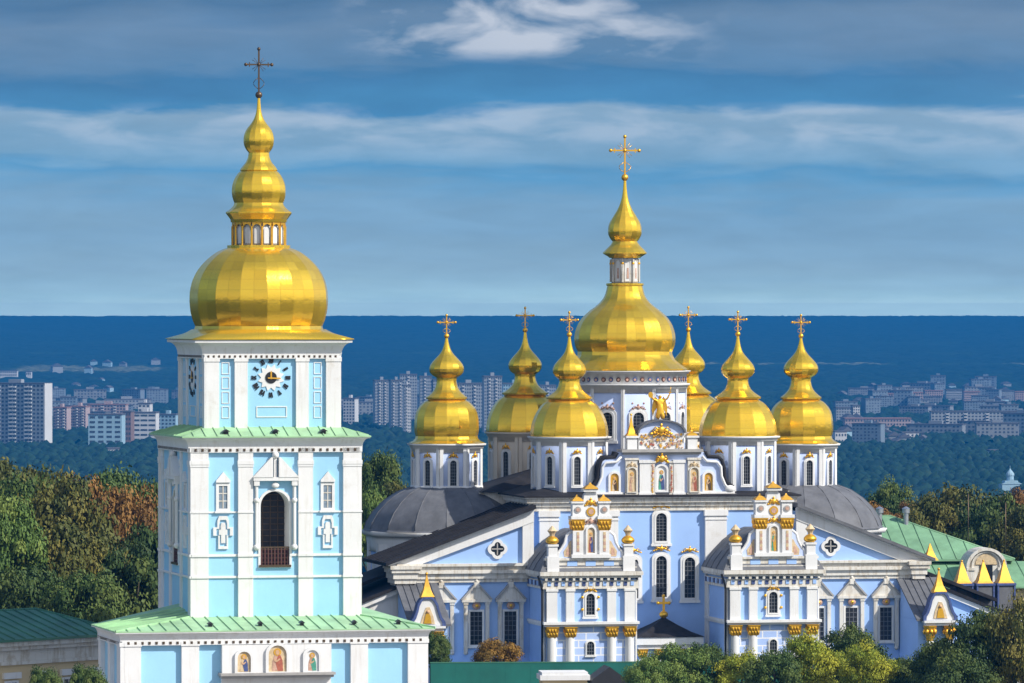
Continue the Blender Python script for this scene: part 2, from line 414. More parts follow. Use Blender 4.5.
# far woodland on the low bank: one canopy of single crowns that nobody could count
def canopy(y0, y1, half, cell, cs, seed):
    rs = np.random.RandomState(seed)
    xw = half*y1
    ny = int((y1-y0)/cell)+1; nx_ = int(2*xw/cell)+1
    X = np.linspace(-xw, xw, nx_)[None, :].repeat(ny, 0); Y = np.linspace(y0, y1, ny)[:, None].repeat(nx_, 1)
    gi = np.floor(X/cs).astype(int); gj = np.floor(Y/cs).astype(int)
    gi0 = gi.min()-2; gj0 = gj.min()-2; GI = gi.max()-gi0+4; GJ = gj.max()-gj0+4
    jx = rs.rand(GJ, GI); jy = rs.rand(GJ, GI); hh = rs.rand(GJ, GI); rr = rs.uniform(.55, .95, (GJ, GI))*cs; tn = rs.rand(GJ, GI)
    # openings: streets, yards and meadows without trees
    lf = np.sin(X*.011+1.3*np.sin(Y*.0021))+np.sin(Y*.0063+X*.004)+.7*np.sin(X*.031+Y*.009)
    H = np.full(X.shape, -1.0); Tn = np.zeros(X.shape)
    for dj in (-1, 0, 1):
        for di in (-1, 0, 1):
            a = gj+dj-gj0; b = gi+di-gi0
            cx = (gi+di+jx[a, b])*cs; cy = (gj+dj+jy[a, b])*cs
            d2 = ((X-cx)**2+(Y-cy)**2)/rr[a, b]**2
            h = (6+9*hh[a, b])*np.sqrt(np.clip(1-d2, 0, 1))
            mk = h > H; H = np.where(mk, h, H); Tn = np.where(mk, tn[a, b], Tn)
    H = H*np.clip(1.5-.55*np.clip(lf-.6, 0, 9), 0.15, 1.0)
    H += rs.rand(*H.shape)*1.4
    V = np.stack([X, Y, gz(Y)+H*np.interp(Y, [6800, 10500], [1, .28])], -1).reshape(-1, 3)
    idx = np.arange(ny*nx_).reshape(ny, nx_)
    F = np.stack([idx[:-1, :-1], idx[:-1, 1:], idx[1:, 1:], idx[1:, :-1]], -1).reshape(-1, 4)
    Tn = (Tn+rs.rand(*Tn.shape)*.35)/1.35*.82; Tn = .36+(Tn-.36)*np.interp(Y, [5500, 9500], [1, .35])
    # pale groves, allotments and stubble in bands
    pyr = PY0+(CAM_Z-gz(Y)-6)/Y*FPX
    xp = 512+X/Y*FPX
    fl = np.sin(X*.021+Y*.0011)+np.sin(X*.0083-Y*.0023+1)+.8*np.sin(X*.05+Y*.004)
    b1 = 1.4*np.exp(-((pyr-369)/5.0)**2)*np.clip((260-xp)/120, 0, 1)*np.clip(.85+.35*fl, 0, 1)
    b2 = 1.3*np.exp(-((pyr-363.5)/1.3)**2)*np.clip((xp-560)/150, 0, 1)*np.clip(.85+.3*fl, 0, 1)
    b3 = (np.exp(-((pyr-352)/1.6)**2)*.8+np.exp(-((pyr-341)/1.2)**2)*.7+np.exp(-((pyr-385)/3)**2)*.7)*np.clip(.45+.45*fl, 0, 1)
    Tn = np.maximum(Tn, np.clip(b1+b2+b3, 0, 1)*rs.uniform(.82, 1.0, Tn.shape))
    return V, F, Tn.reshape(-1)
def big_mesh(name, Vs, Fs, tones, mat):
    V = np.concatenate(Vs); off = 0; FF = []
    for a, b in zip(Vs, Fs): FF.append(b+off); off += len(a)
    F = np.concatenate(FF); T_ = np.concatenate(tones)
    me = bpy.data.meshes.new(name); k = F.shape[1]
    me.vertices.add(len(V)); me.vertices.foreach_set('co', V.astype(np.float32).ravel())
    me.loops.add(F.size); me.loops.foreach_set('vertex_index', F.astype(np.int32).ravel())
    me.polygons.add(len(F)); me.polygons.foreach_set('loop_start', np.arange(0, F.size, k, dtype=np.int32))
    at_ = me.attributes.new('tone', 'FLOAT', 'POINT'); at_.data.foreach_set('value', T_.astype(np.float32))
    me.materials.append(mat); me.update(calc_edges=True); return me
parts_ = [canopy(2300, 4600, .105, 2.3, 7.6, 1), canopy(4606, 7000, .105, 3.6, 9.0, 2), canopy(7010, 14000, .105, 8.0, 17.0, 3)]
wm = leaf_mat('woodland_leaves', [(0, (.003, .018, .014)), (.4, (.007, .030, .020)), (.7, (.014, .044, .024)), (.82, (.035, .055, .028)), (1, (.16, .18, .11))], .9)
fw = put('far_woodland', big_mesh('far_woodland', [q[0] for q in parts_], [q[1] for q in parts_], [q[2] for q in parts_], wm)); stuff(fw)
fw['label'] = 'blue hazy woodland covering the low plain between the far housing blocks'; fw['category'] = 'woodland'
# air
mb = MB(); mb.box(-30500, 30500, -4000, 15600, LOWZ-1.5, 53.5)
m, t, p = newmat('hazy_air'); t.nodes.remove(p)
pvn = N(t, 'ShaderNodeVolumePrincipled')
pvn.inputs['Color'].default_value = (.006, .215, .62, 1); pvn.inputs['Density'].default_value = 9.0e-5; pvn.inputs['Anisotropy'].default_value = 0.0
t.links.new(pvn.outputs[0], t.nodes['Material Output'].inputs['Volume'])
hz_ = mb.build('haze', m); stuff(hz_)
# ------------------------------------------------------------------ shared parts
def cross_mesh(h, arm, r, mat, rays=True):
    """a cross on its ball; h to the top, arm = half width"""
    mb = MB(); za = h*.66
    mb.ball((0, 0, 0), r*2.5, 0, 10, 6)
    mb.box(-r*.55, r*.55, -r*.4, r*.4, 0, h)
    mb.box(-arm, arm, -r*.36, r*.36, za-r*.55, za+r*.55)
    for x, z in ((-arm, za), (arm, za), (0, h), (0, za)): mb.ball((x, 0, z), r*1.25, 0, 8, 6)
    for x, z in ((-arm*.72, za), (arm*.72, za)): mb.box(x-r*.3, x+r*.3, -r*.3, r*.3, za-r*1.6, za+r*1.6)
    if rays:
        for a in (35, 55, 125, 145, 215, 235, 305, 325):
            L = arm*.62
            mb.tube([(0, 0, za), (L*math.cos(R(a)), 0, za+L*math.sin(R(a)))], r*.16, 0, 4)
    for sx in (-1, 1):       # little scrolls at the foot
        mb.tube([(0, 0, h*.12)]+[(sx*arm*.42*math.sin(k*.6), 0, h*(.12+.05*k)) for k in range(1, 6)], r*.22, 0, 4)
    return mb.mesh('cross', mat)
def arch_window(parent, T, w, h, fw, mats=('white', 'glass'), bars=(2, 4), proud=.12, name='window', n=10, sill=True):
    """round-headed window: moulded frame with the glazing a sub-part"""
    mb = MB(T); inn = archpts(0, 0, w, h, n); out = grow(inn, 0, fw)
    mb.ring(out, inn, -proud, .06)
    mb.ring(grow(inn, 0, fw*.45), inn, -proud-.05, -proud+.002)
    if sill: mb.box(-w/2-fw*1.25, w/2+fw*1.25, -proud-.09, .03, -fw*1.25, -fw*.62)
    wo_ = mb.build(name, M[mats[0]], parent)
    mb = MB(T); mb.prism([(x*.995, z) for x, z in inn], -.03, .04, 0)
    for i in range(1, bars[0]):
        x = -w/2+w*i/bars[0]; mb.box(x-.02, x+.02, -.06, -.02, 0, h*.96, 1)
    for j in range(1, bars[1]+1):
        z = h*j/(bars[1]+1); hw = w/2 if z < h-w/2 else math.sqrt(max(.01, (w/2)**2-(z-h+w/2)**2))
        mb.box(-hw, hw, -.058, -.021, z-.022, z+.022, 1)
    mb.build('pane', [M[mats[1]], M['bar'] if mats[1] == 'glass' else M['white_old']], wo_)
    return wo_
def rect_window(parent, T, w, h, fw, proud=.1, bars=(3, 6), barmat='white_old', pane='glass', bw=.035):
    mb = MB(T)
    mb.ring([(-w/2-fw, -fw), (w/2+fw, -fw), (w/2+fw, h+fw), (-w/2-fw, h+fw)], [(-w/2, 0), (w/2, 0), (w/2, h), (-w/2, h)], -proud, .06)
    mb.box(-w/2-fw*1.5, w/2+fw*1.5, -proud-.1, .03, -fw*1.6, -fw*.9)
    wo_ = mb.build('window', M['white'], parent)
    mb = MB(T); mb.box(-w/2, w/2, -.03, .04, 0, h)
    for i in range(1, bars[0]): x = -w/2+w*i/bars[0]; mb.box(x-bw, x+bw, -.065, -.02, .02, h-.02, 1)
    for j in range(1, bars[1]): z = h*j/bars[1]; mb.box(-w/2+.01, w/2-.01, -.063, -.021, z-bw, z+bw, 1)
    mb.build('pane', [M[pane], M[barmat]], wo_); return wo_
def flourish(mb, x, z, w, h, y=-.15, mi=0, seed=0):
    """carved gilt ornament: a crown shell with scrolls and leaves"""
    rs = random.Random(seed+int(x*100)+int(z*10))
    mb.ball((x, y, z), h*.32, mi, 8, 5, (1, .5, 1.1))
    for sx in (-1, 1):
        for k in range(4):
            u = (k+1)/4
            mb.ball((x+sx*w*.5*u, y+.02, z-h*.22*u+h*.1*math.sin(u*5)), h*(.26-.12*u), mi, 7, 4, (1.25, .5, .85))
        mb.tube([(x+sx*w*.1, y-.03, z), (x+sx*w*.3, y-.05, z+h*.28), (x+sx*w*.46, y-.03, z-h*.05), (x+sx*w*.36, y-.03, z-h*.2)], h*.07, mi, 5)
    mb.ball((x, y-.02, z+h*.42), h*.15, mi, 7, 4, (.8, .6, 1.3))
def icon(parent, T, w, h, robe, back='tan', robe2='navy', name='icon', frame='white', fw=.16, n=8):
    """painted saint in a round-headed frame: robe, mantle, head and halo in low relief"""
    mb = MB(T); inn = archpts(0, 0, w, h, n)
    mb.ring(grow(inn, 0, fw), inn, -.16, .05)
    fo = mb.build(name, M[frame], parent)
    mb = MB(T); mb.prism(inn, -.03, .04, 0)
    s = h
    mb.prism([(-.30*w, .03*s), (.30*w, .03*s), (.26*w, .40*s), (.16*w, .63*s), (-.16*w, .63*s), (-.27*w, .40*s)], -.05, -.02, 1)
    mb.prism([(.02*w, .03*s), (.31*w, .03*s), (.28*w, .42*s), (.17*w, .62*s), (.05*w, .63*s), (-.10*w, .35*s)], -.062, -.03, 2)
    c8 = [(math.cos(2*math.pi*i/12), math.sin(2*math.pi*i/12)) for i in range(12)]
    mb.prism([(.17*w*a*1.25, .74*s+.17*w*b*1.25) for a, b in c8], -.058, -.03, 3)
    mb.prism([(.11*w*a, .73*s+.14*w*b) for a, b in c8], -.075, -.04, 4)
    mb.prism([(-.20*w, .40*s), (-.04*w, .36*s), (.16*w, .46*s), (.13*w, .51*s), (-.03*w, .44*s), (-.17*w, .50*s)], -.08, -.05, 4)
    mb.build('painting', [M[back], M[robe], M[robe2], M['gold_paint'], M['skin']], fo)
    return fo
def dentils(mb, x0, x1, y, z0, z1, step, w, d=.14, mi=0, pair=True):
    n = max(1, int((x1-x0)/step)); st = (x1-x0)/n
    for i in range(n):
        c = x0+(i+.5)*st; mb.box(c-w/2, c+w/2, y-d, y+.01, z0, z1, mi)
def cavetto(mb, half, z0, z1, proj, nst=6, mi=0, hy=None):
    """hollow moulding carried round a square or oblong"""
    hy = half if hy is None else hy
    pr = []
    for k in range(nst+1):
        a = k/nst*math.pi/2; pr.append((proj*(1-math.cos(a)), z0+(z1-z0)*.82*math.sin(a)*1.0))
    pr.append((proj+.06, z0+(z1-z0)*.82)); pr.append((proj+.06, z1))
    v = []
    for o, z in pr: v += [(-half-o, -hy-o, z), (half+o, -hy-o, z), (half+o, hy+o, z), (-half-o, hy+o, z)]
    f = [(j*4+i, j*4+(i+1) % 4, (j+1)*4+(i+1) % 4, (j+1)*4+i) for j in range(len(pr)-1) for i in range(4)]
    L = len(pr)-1; f += [(L*4, L*4+1, L*4+2, L*4+3), (3, 2, 1, 0)]
    mb.add(v, f, mi)
def skirt_roof(mb, ho, zo, hi, zi, seams=14, mi=0, thick=.10, hoy=None, hiy=None):
    """shallow sheet roof round a square tower, with standing seams"""
    v = [(-ho, -ho, zo), (ho, -ho, zo), (ho, ho, zo), (-ho, ho, zo), (-hi, -hi, zi), (hi, -hi, zi), (hi, hi, zi), (-hi, hi, zi)]
    v += [(x, y, z-thick) for x, y, z in v[:4]]
    f = [(i, (i+1) % 4, 4+(i+1) % 4, 4+i) for i in range(4)]+[(8+i, 8+(i+1) % 4, (i+1) % 4, i) for i in range(4)]+[(11, 10, 9, 8)]
    mb.add(v, f, mi)
    for k in range(4):
        Tk = Matrix.Rotation(k*math.pi/2, 4, 'Z')
        for i in range(1, seams):
            x = -ho+2*ho*i/seams
            xi = max(-hi, min(hi, x)); run = 1.0
            if abs(x) > hi: # seam stops at the hip
                run = (ho-abs(x))/(ho-hi)
            y0, y1 = -ho, -ho+(ho-hi)*run; z1 = zo+(zi-zo)*run
            a = [Tk @ Vector(q) for q in ((x-.03, y0, zo-.03), (x+.03, y0, zo-.03), (x+.03, y1, z1-.03), (x-.03, y1, z1-.03), (x-.03, y0, zo+.075), (x+.03, y0, zo+.075), (x+.03, y1, z1+.075), (x-.03, y1, z1+.075))]
            mb.add(a, [(0, 3, 2, 1), (4, 5, 6, 7), (0, 1, 5, 4), (1, 2, 6, 5), (2, 3, 7, 6), (3, 0, 4, 7)], mi)
def turns(half):
    for k in range(4): yield k, Matrix.Rotation(k*math.pi/2, 4, 'Z') @ Matrix.Translation((0, -half, 0))
def roman_strokes(txt):
    out = []; x = 0
    for ch in txt:
        if ch == 'I': out.append(((x+.1, 0), (x+.1, 1))); x += .3
        if ch == 'V': out += [((x, 1), (x+.28, 0)), ((x+.28, 0), (x+.56, 1))]; x += .68
        if ch == 'X': out += [((x, 0), (x+.56, 1)), ((x, 1), (x+.56, 0))]; x += .68
    return [((a-x/2+.06, b-.5), (c-x/2+.06, d-.5)) for (a, b), (c, d) in out]

# ------------------------------------------------------------------ bell tower
PHI_T = R(13.3)
tower = thing('bell_tower', 'tall pale blue and white bell tower with a clock and one gold dome', 'bell tower', (-18.34, 436.1, 0), PHI_T)
HB, HS, HU = 10.75, 6.05, 4.83
BX = Matrix.Translation((-.95, 0, 0)); HBY = -1.6        # half widths of base, shaft, belfry
def tz(py, d): return CAM_Z-(py-PY0)/FPX*d
# base storey: an oblong block, deeper in front of the shaft than behind
mb = MB(BX); mb.box(-HB, HB, -HB, HBY, -.5, 8.95); base = mb.build('base_wall', M['tower_blue'], tower)
LB = HBY+HB
sides = [(BX @ Matrix.Translation((0, -HB, 0)), [(-10.75, -9.6), (-6.7, -5.45), (5.45, 6.7), (9.6, 11.06)], HB),
         (BX @ Matrix.Translation((-HB, -HB+LB/2, 0)) @ Matrix.Rotation(-math.pi/2, 4, 'Z'), [(-LB/2, -LB/2+1.0), (-.5, .5), (LB/2-1.2, LB/2+.31)], LB/2),
         (BX @ Matrix.Translation((HB, -HB+LB/2, 0)) @ Matrix.Rotation(math.pi/2, 4, 'Z'), [(-LB/2, -LB/2+1.2), (-.5, .5), (LB/2-1.0, LB/2)], LB/2)]
for T, pl, hw_ in sides:
    for a, b in pl:
        mb = MB(T); mb.box(a, b, -.32, .02, -.5, 8.5); mb.box(a-.05, b+.05, -.38, .01, 8.5, 8.78); mb.box(a-.05, b+.05, -.38, .01, -.5, 1.0)
        mb.build('pilaster', M['white'], base)
mb = MB(BX @ Matrix.Translation((0, -HB+LB/2, 0))); cavetto(mb, HB+.32, 8.85, 9.55, .34, hy=LB/2+.32)
for T, pl, hw_ in sides:
    mb.T = T @ Matrix.Translation((0, -.33, 0)); dentils(mb, -hw_, hw_, 0, 8.64, 8.82, .50, .17, .06, 1); mb.box(-hw_-.2, hw_+.2, -.02, 0.3, 8.56, 8.90, 0)
mb.build('base_cornice', [M['white'], M['bronze']], tower)
E0, E1, EB, zE = -HB-.95-.74, HB-.95+.74, HBY+.7, 9.58
mb = MB(); v = [(E0, -HB-.74, zE), (E1, -HB-.74, zE), (E1, EB, zE), (E0, EB, zE), (-HS, -HS, 10.28), (HS, -HS, 10.28), (HS, EB, 11.0), (-HS, EB, 11.0)]
v += [(x, y, z-.09) for x, y, z in v[:4]]
mb.add(v, [(0, 1, 5, 4), (1, 2, 6, 5), (3, 0, 4, 7), (2, 3, 7, 6), (8, 9, 1, 0), (9, 10, 2, 1), (10, 11, 3, 2), (11, 8, 0, 3), (11, 10, 9, 8)])
def rib(mb, a, b, w=.03, h=.08):
    a, b = Vector(a), Vector(b); d = (b-a).cross(Vector((0, 0, 1))).normalized()*w; u = Vector((0, 0, h)); k = Vector((0, 0, -.03))
    mb.add([a-d+k, a+d+k, b+d+k, b-d+k, a-d+u, a+d+u, b+d+u, b-d+u], [(0, 3, 2, 1), (4, 5, 6, 7), (0, 1, 5, 4), (1, 2, 6, 5), (2, 3, 7, 6), (3, 0, 4, 7)])
x = E0+.9
while x < E1-.3:
    if x < -HS: t_ = (x-E0)/(-HS-E0)
    elif x > HS: t_ = (E1-x)/(E1-HS)
    else: t_ = 1.0
    rib(mb, (x, -HB-.74, zE), (x, -HB-.74+(HB+.74-HS)*t_, zE+.70*t_)); x += .92
for k in range(1, 10):
    y = -HB-.74+k*1.0
    t_ = min(1.0, (y+HB+.74)/(HB+.74-HS)); yi = max(y, -HS); zi = 10.28+.72*max(0, (y+HS)/(EB+HS))
    for xe, xi in ((E0, -HS), (E1, HS)): rib(mb, (xe, y, zE), (xe+(xi-xe)*t_, y, zE+(zi-zE)*t_))
rib(mb, v[0], v[4], .06, .1); rib(mb, v[1], v[5], .06, .1)
mb.build('base_roof', M['green_roof'], tower)
# little vents and lamps on the base roof
for x in (-5.4, -1.8, 1.2, 5.0, 8.2):
    mb = MB(trs(x, -HB+.9, 9.75)); mb.box(-.12, .12, -.2, .2, -.1, .2); mb.prism([(-.22, .2), (.22, .2), (0, .38)], -.3, .3); mb.build('roof_vent', M['black'], tower)
T0 = BX @ Matrix.Translation((0, -HB, 0))
mb = MB(T0); mb.box(-3.85, 4.0, -.55, .02, 6.55, 8.52); mb.box(-3.85, 4.0, -.35, .02, -.5, 6.2)
gb = mb.build('icon_wall', M['white'], tower)
mb = MB(T0); mb.box(-3.95, 4.1, -.95, 0, 6.2, 6.38); mb.box(-4.05, 4.2, -1.1, 0, 6.38, 6.56); mb.build('ledge', M['grey'], gb)
Ti = T0 @ Matrix.Translation((0, -.56, 0))
icon(tower, Ti @ Matrix.Translation((-2.3, 0, 6.62)), .95, 1.45, 'tan', 'tan', 'navy', fw=.2)
icon(tower, Ti @ Matrix.Translation((.1, 0, 6.62)), 1.3, 1.86, 'pink', 'tan', 'red', fw=.2)
icon(tower, Ti @ Matrix.Translation((2.6, 0, 6.62)), .95, 1.5, 'pink', 'white', 'teal', fw=.2)
# shaft with an open belfry arch on each side
AW, AZ0, AH = 2.1, 13.9, 5.3
ar = archpts(0, AZ0, AW, AH, 14)
mb = MB()
for k, T in turns(HS):
    mb.T = T; th = 2.0
    mb.box(-HS, -AW/2, 0, th, 8.9, 22.4); mb.box(AW/2, HS-th, 0, th, 8.9, 22.4); mb.box(-AW/2, AW/2, 0, th, 8.9, AZ0)
    arc = ar[2:]; mb.prism([(x, z) for x, z in arc]+[(-AW/2, 22.4), (AW/2, 22.4)], 0, th)
mb.T = Matrix.Identity(4)
shaft = mb.build('shaft_wall', M['tower_blue'], tower)
for k, T in turns(HS):
    for a, b in (((-6.05, -4.85), (-2.7, -1.62), (1.68, 2.74), (4.95, 6.29)) if k % 2 == 0 else ((-6.05, -5.15), (-2.55, -1.8), (1.8, 2.55), (5.2, 6.30))):
        pj = .24 if k % 2 == 0 else .11
        mb = MB(T); mb.box(a, b, -pj, .02, 9.6, 22.0)
        mb.box(a-.04, b+.04, -pj-.05, .01, 22.0, 22.3); mb.box(a-.03, b+.03, -pj-.04, .01, 20.95, 21.12); mb.box(a-.05, b+.05, -pj-.07, .01, 21.12, 21.4)
        mb.build('pilaster', M['white'], shaft)
    for z, h, pr in ((17.66, .12, .05), (14.55, .18, .08), (13.02, .16, .08)):
        mb = MB(T)
        for a, b in ((-6.09, -4.82), (-2.73, -1.59)): mb.box(a, b, -pj-pr, .01, z, z+h)
        mb.box(-4.82, -2.73, -pr-.04, .01, z+.003, z+h-.003)
        if 14.0 < z < 15.0: mb.box(-1.59, -AW/2-.02, -pr-.04, .01, z+.003, z+h-.003)
        if z > 14.0: mb.build('string_course', M['white'], shaft); mb = MB(T)
        for a, b in ((1.65, 2.77), (4.92, 6.34)): mb.box(a, b, -pj-pr, .01, z, z+h)
        mb.box(2.77, 4.92, -pr-.04, .01, z+.003, z+h-.003)
        if z < 14.0: mb.box(-1.59, 1.65, -pr-.04, .01, z+.003, z+h-.003)
        elif z < 15.0:
            mb.box(AW/2+.02, 1.65, -pr-.04, .01, z+.003, z+h-.003)
        mb.build('string_course', M['white'], shaft)
    # little gabled windows and crosses in relief
    for x in (-3.77, 3.84):
        Tw = T @ Matrix.Translation((x, 0, 17.98))
        w_ = rect_window(tower, Tw, .62, 1.62, .2, bars=(2, 3), pane='pale_glass')
        mb = MB(Tw); mb.prism([(-.52, 1.86), (.52, 1.86), (.52, 2.0), (0, 2.62), (-.52, 2.0)], -.2, .02); mb.build('pediment', M['white'], w_)
        mb = MB(T @ Matrix.Translation((x, 0, 15.1)))
        cr = [(-.36, 0), (.36, 0), (.36, .95), (.72, .95), (.72, 1.55), (.42, 1.55), (.42, 2.0), (.3, 2.35), (-.3, 2.35), (-.42, 2.0), (-.42, 1.55), (-.72, 1.55), (-.72, .95), (-.36, .95)]
        mb.ring(cr, [(a*.68, .2+b*.80) for a, b in cr], -.14, .02); mb.prism([(a*.42, .42+b*.62) for a, b in cr], -.13, .02)
        mb.build('relief_cross', M['white'], shaft)
    # arch surround: reveal, colonnettes, open pediment
    mb = MB(T); mb.ring(grow(ar, 0, .16), ar, -.1, .004)
    inn2 = [(x*.992, AZ0+(z-AZ0)*.998) for x, z in ar]
    for i in range(1, len(ar)):    # plastered white reveal lining
        a, b = ar[i], ar[(i+1) % len(ar)]; c, d = inn2[(i+1) % len(ar)], inn2[i]
        mb.prism([a, b, c, d], .003, 1.95)
    for sx in (-1, 1):
        mb.lathe([[(.13, 15.4), (.13, 19.6)]], 8, 0, (sx*1.38, -.22))
        mb.ball((sx*1.38, -.22, 15.2), .24, 0, 8, 6); mb.ball((sx*1.38, -.22, 18.55), .22, 0, 8, 6)
        mb.box(sx*1.38-.2, sx*1.38+.2, -.42, .01, 19.6, 19.95)
    mb.box(-1.62, 1.62, -.46, .01, 19.95, 20.2)
    mb.prism([(-1.68, 20.2), (-.22, 20.2), (-.22, 21.62), (-.35, 21.62)], -.5, .01); mb.prism([(1.68, 20.2), (.35, 21.62), (.22, 21.62), (.22, 20.2)], -.5, .01)
    mb.box(-.1, .1, -.3, .01, 20.2, 21.55); mb.ball((0, -.25, 21.78), .26, 0, 8, 6); mb.ball((0, -.22, 19.62), .22, 0, 8, 6, (1.3, .6, 1))
    mb.build('arch_surround', M['white'], tower)
    mb = MB(T); mb.box(-AW/2-.05, AW/2+.05, 1.8, 1.98, AZ0, AZ0+AH-.02, 0)
    for z in np.arange(AZ0+1.6, AZ0+AH-.3, .42): mb.box(-AW/2, AW/2, 1.68, 1.81, z, z+.06, 1)
    for x in (-.55, 0, .55): mb.box(x-.025, x+.025, 1.70, 1.82, AZ0, AZ0+AH-.4, 1)
    mb.build('louvre', [M['louvre'], M['bronze']], tower)
    mb = MB(T); mb.box(-AW/2, AW/2, -.02, .06, AZ0+1.22, AZ0+1.34, 0); mb.box(-AW/2-.1, AW/2+.1, -.22, .3, AZ0-.12, AZ0+.04, 0)
    for i in range(9): x = -AW/2+.1+i*(AW-.2)/8; mb.box(x-.045, x+.045, -.015, .05, AZ0, AZ0+1.25, 1)
    for j in range(4): z = AZ0+.2+j*.3; mb.box(-AW/2, AW/2, -.01, .045, z, z+.05, 0)
    mb.box(-AW/2, AW/2, .12, .14, AZ0, AZ0+1.2, 1)
    mb.build('railing', [M['bronze'], M['red_brown']], tower)
mb = MB(); cavetto(mb, HS+.28, 22.3, 23.12, .42)
for k, T in turns(HS+.27):
    mb.T = T; dentils(mb, -HS, HS, 0, 22.06, 22.25, .50, .16, .06, 1); mb.box(-HS-.1, HS+.1, -.02, .3, 21.98, 22.34, 0)
mb.T = Matrix.Identity(4); mb.build('shaft_cornice', [M['white'], M['bronze']], tower)
mb = MB(); skirt_roof(mb, HS+.82, 23.14, HU-.02, 23.78, 16); mb.build('shaft_roof', M['green_roof'], tower)
for x in (-3.6, 0, 3.5):
    mb = MB(trs(x, -HS-.2, 23.25)); mb.box(-.14, .14, -.2, .2, -.1, .22); mb.prism([(-.3, .22), (.3, .22), (0, .4)], -.3, .3); mb.build('roof_vent', M['black'], tower)
# belfry storey with the clocks
mb = MB(); mb.box(-HU, HU, -HU, HU, 23.0, 29.2); bel = mb.build('clock_storey_wall', M['tower_blue'], tower)
nums = ['XII', 'I', 'II', 'III', 'IV', 'V', 'VI', 'VII', 'VIII', 'IX', 'X', 'XI']
for k, T in turns(HU):
    for a, b in (((-4.83, -3.85), (-2.72, -1.78), (1.75, 2.68), (3.95, 5.04)) if k % 2 == 0 else ((-4.83, -4.15), (-2.4, -1.85), (1.85, 2.4), (4.2, 5.05))):
        pj = .22 if k % 2 == 0 else .10
        mb = MB(T); mb.box(a, b, -pj, .02, 23.4, 28.7); mb.box(a-.04, b+.04, -pj-.05, .01, 28.45, 28.75); mb.build('pilaster', M['white'], bel)
    mb = MB(T)
    for x in (-3.36, 3.36):
        for z in (24.4, 25.45, 26.5, 27.55): mb.ring([(x-.28, z), (x+.28, z), (x+.28, z+.85), (x-.28, z+.85)], [(x-.23, z+.05), (x+.23, z+.05), (x+.23, z+.8), (x-.23, z+.8)], -.045, .01)
    mb.ring([(-1.12, 24.45), (1.12, 24.45), (1.12, 25.25), (-1.12, 25.25)], [(-1.05, 24.52), (1.05, 24.52), (1.05, 25.18), (-1.05, 25.18)], -.05, .01)
    mb.build('plaster_panel', M['white'], bel)
    Tc = T @ Matrix.Translation((-.05, 0, 27.3))
    mb = MB(Tc); c24 = [(math.cos(2*math.pi*i/24), math.sin(2*math.pi*i/24)) for i in range(24)]
    mb.prism([((.98 if i % 2 else .72)*a, (.98 if i % 2 else .72)*b) for i, (a, b) in enumerate(c24)], -.06, .02)
    clk = mb.build('clock', M['white'], tower)
    mb = MB(Tc); mb.prism([(.42*a, .42*b) for a, b in c24], -.1, -.03)
    mb.build('clock_centre', M['black'], clk)
    mb = MB(Tc)
    for i, tx in enumerate(nums):
        an = math.pi/2-2*math.pi*i/12; ux, uz = math.cos(an), math.sin(an)
        for (a, b), (c, d) in roman_strokes(tx):
            q = []
            for s_, t_ in ((a, b), (c, d)):
                s_ *= .28; t_ *= .36; q.append((ux*(1.24+t_)+uz*s_, uz*(1.24+t_)-ux*s_))
            (x1, z1), (x2, z2) = q; L = math.hypot(x2-x1, z2-z1); nx_, nz_ = -(z2-z1)/L*.038, (x2-x1)/L*.038
            mb.prism([(x1-nx_, z1-nz_), (x2-nx_, z2-nz_), (x2+nx_, z2+nz_), (x1+nx_, z1+nz_)], -.07, .01)
    mb.build('numerals', M['black'], clk)
    mb = MB(Tc); mb.prism([(-.06, -.12), (.06, -.12), (.05, .42), (0, .5), (-.05, .42)], -.14, -.11)
    mb.prism([(-.25, -.08), (.62, -.1), (.72, -.05), (.62, 0), (-.25, .02)], -.18, -.15); mb.build('clock_hands', M['gold_paint'], clk)
mb = MB(); cavetto(mb, HU+.24, 28.95, 30.0, .60)
for k, T in turns(HU+.23):
    mb.T = T; dentils(mb, -HU, HU, 0, 28.74, 28.90, .38, .13, .05, 1); mb.box(-HU-.1, HU+.1, -.015, .3, 28.66, 28.99, 0)
mb.T = Matrix.Identity(4); mb.build('clock_storey_cornice', [M['white'], M['bronze']], tower)
# gold dome, lantern, upper bulbs, cross
SCL = 13.80
def prof(pts, s=SCL): return [(r/s, CAM_Z-(py-PY0)/s) for r, py in pts]
mb = MB()
ho = HU+1.0; n4 = 16     # the sheet skirt turns from square to sixteen sides
rot = R(-15.2)
a0 = -math.pi/2-math.pi/n4+rot
v = []
for i in range(64):
    a = 2*math.pi*i/64; c, s = math.cos(a), math.sin(a); q = ho/max(abs(c), abs(s)); v.append((q*c, q*s, 30.02))
v += [(q[0], q[1], 30.08) for q in v]
for i in range(64):
    a = 2*math.pi*i/64; v.append((4.85*math.cos(a), 4.85*math.sin(a), 30.75))
mb.add(v, [(i, (i+1) % 64, 64+(i+1) % 64, 64+i) for i in range(64)]+[(64+i, 64+(i+1) % 64, 128+(i+1) % 64, 128+i) for i in range(64)]+[tuple(range(63, -1, -1))], 0, True)
dome_curves = [
    prof([(74, 338), (67.5, 333.5), (65.0, 329.5), (64.0, 326)]),
    prof([(64.0, 326), (66.2, 321), (68.4, 313), (69.6, 303), (69.3, 292), (66.5, 280), (61.0, 269.5), (52.0, 259.5), (42, 252), (34, 248.6)]),
    prof([(34, 248.6), (31.8, 248.0)]), prof([(31.8, 248.0), (31.8, 245.4)]), prof([(31.8, 245.4), (27, 245.2)])]
mb.lathe(dome_curves, n4, rot, res=.35, uvs=(2.0, 1.3))
dm = mb.build('gold_dome', M['gold'], tower)
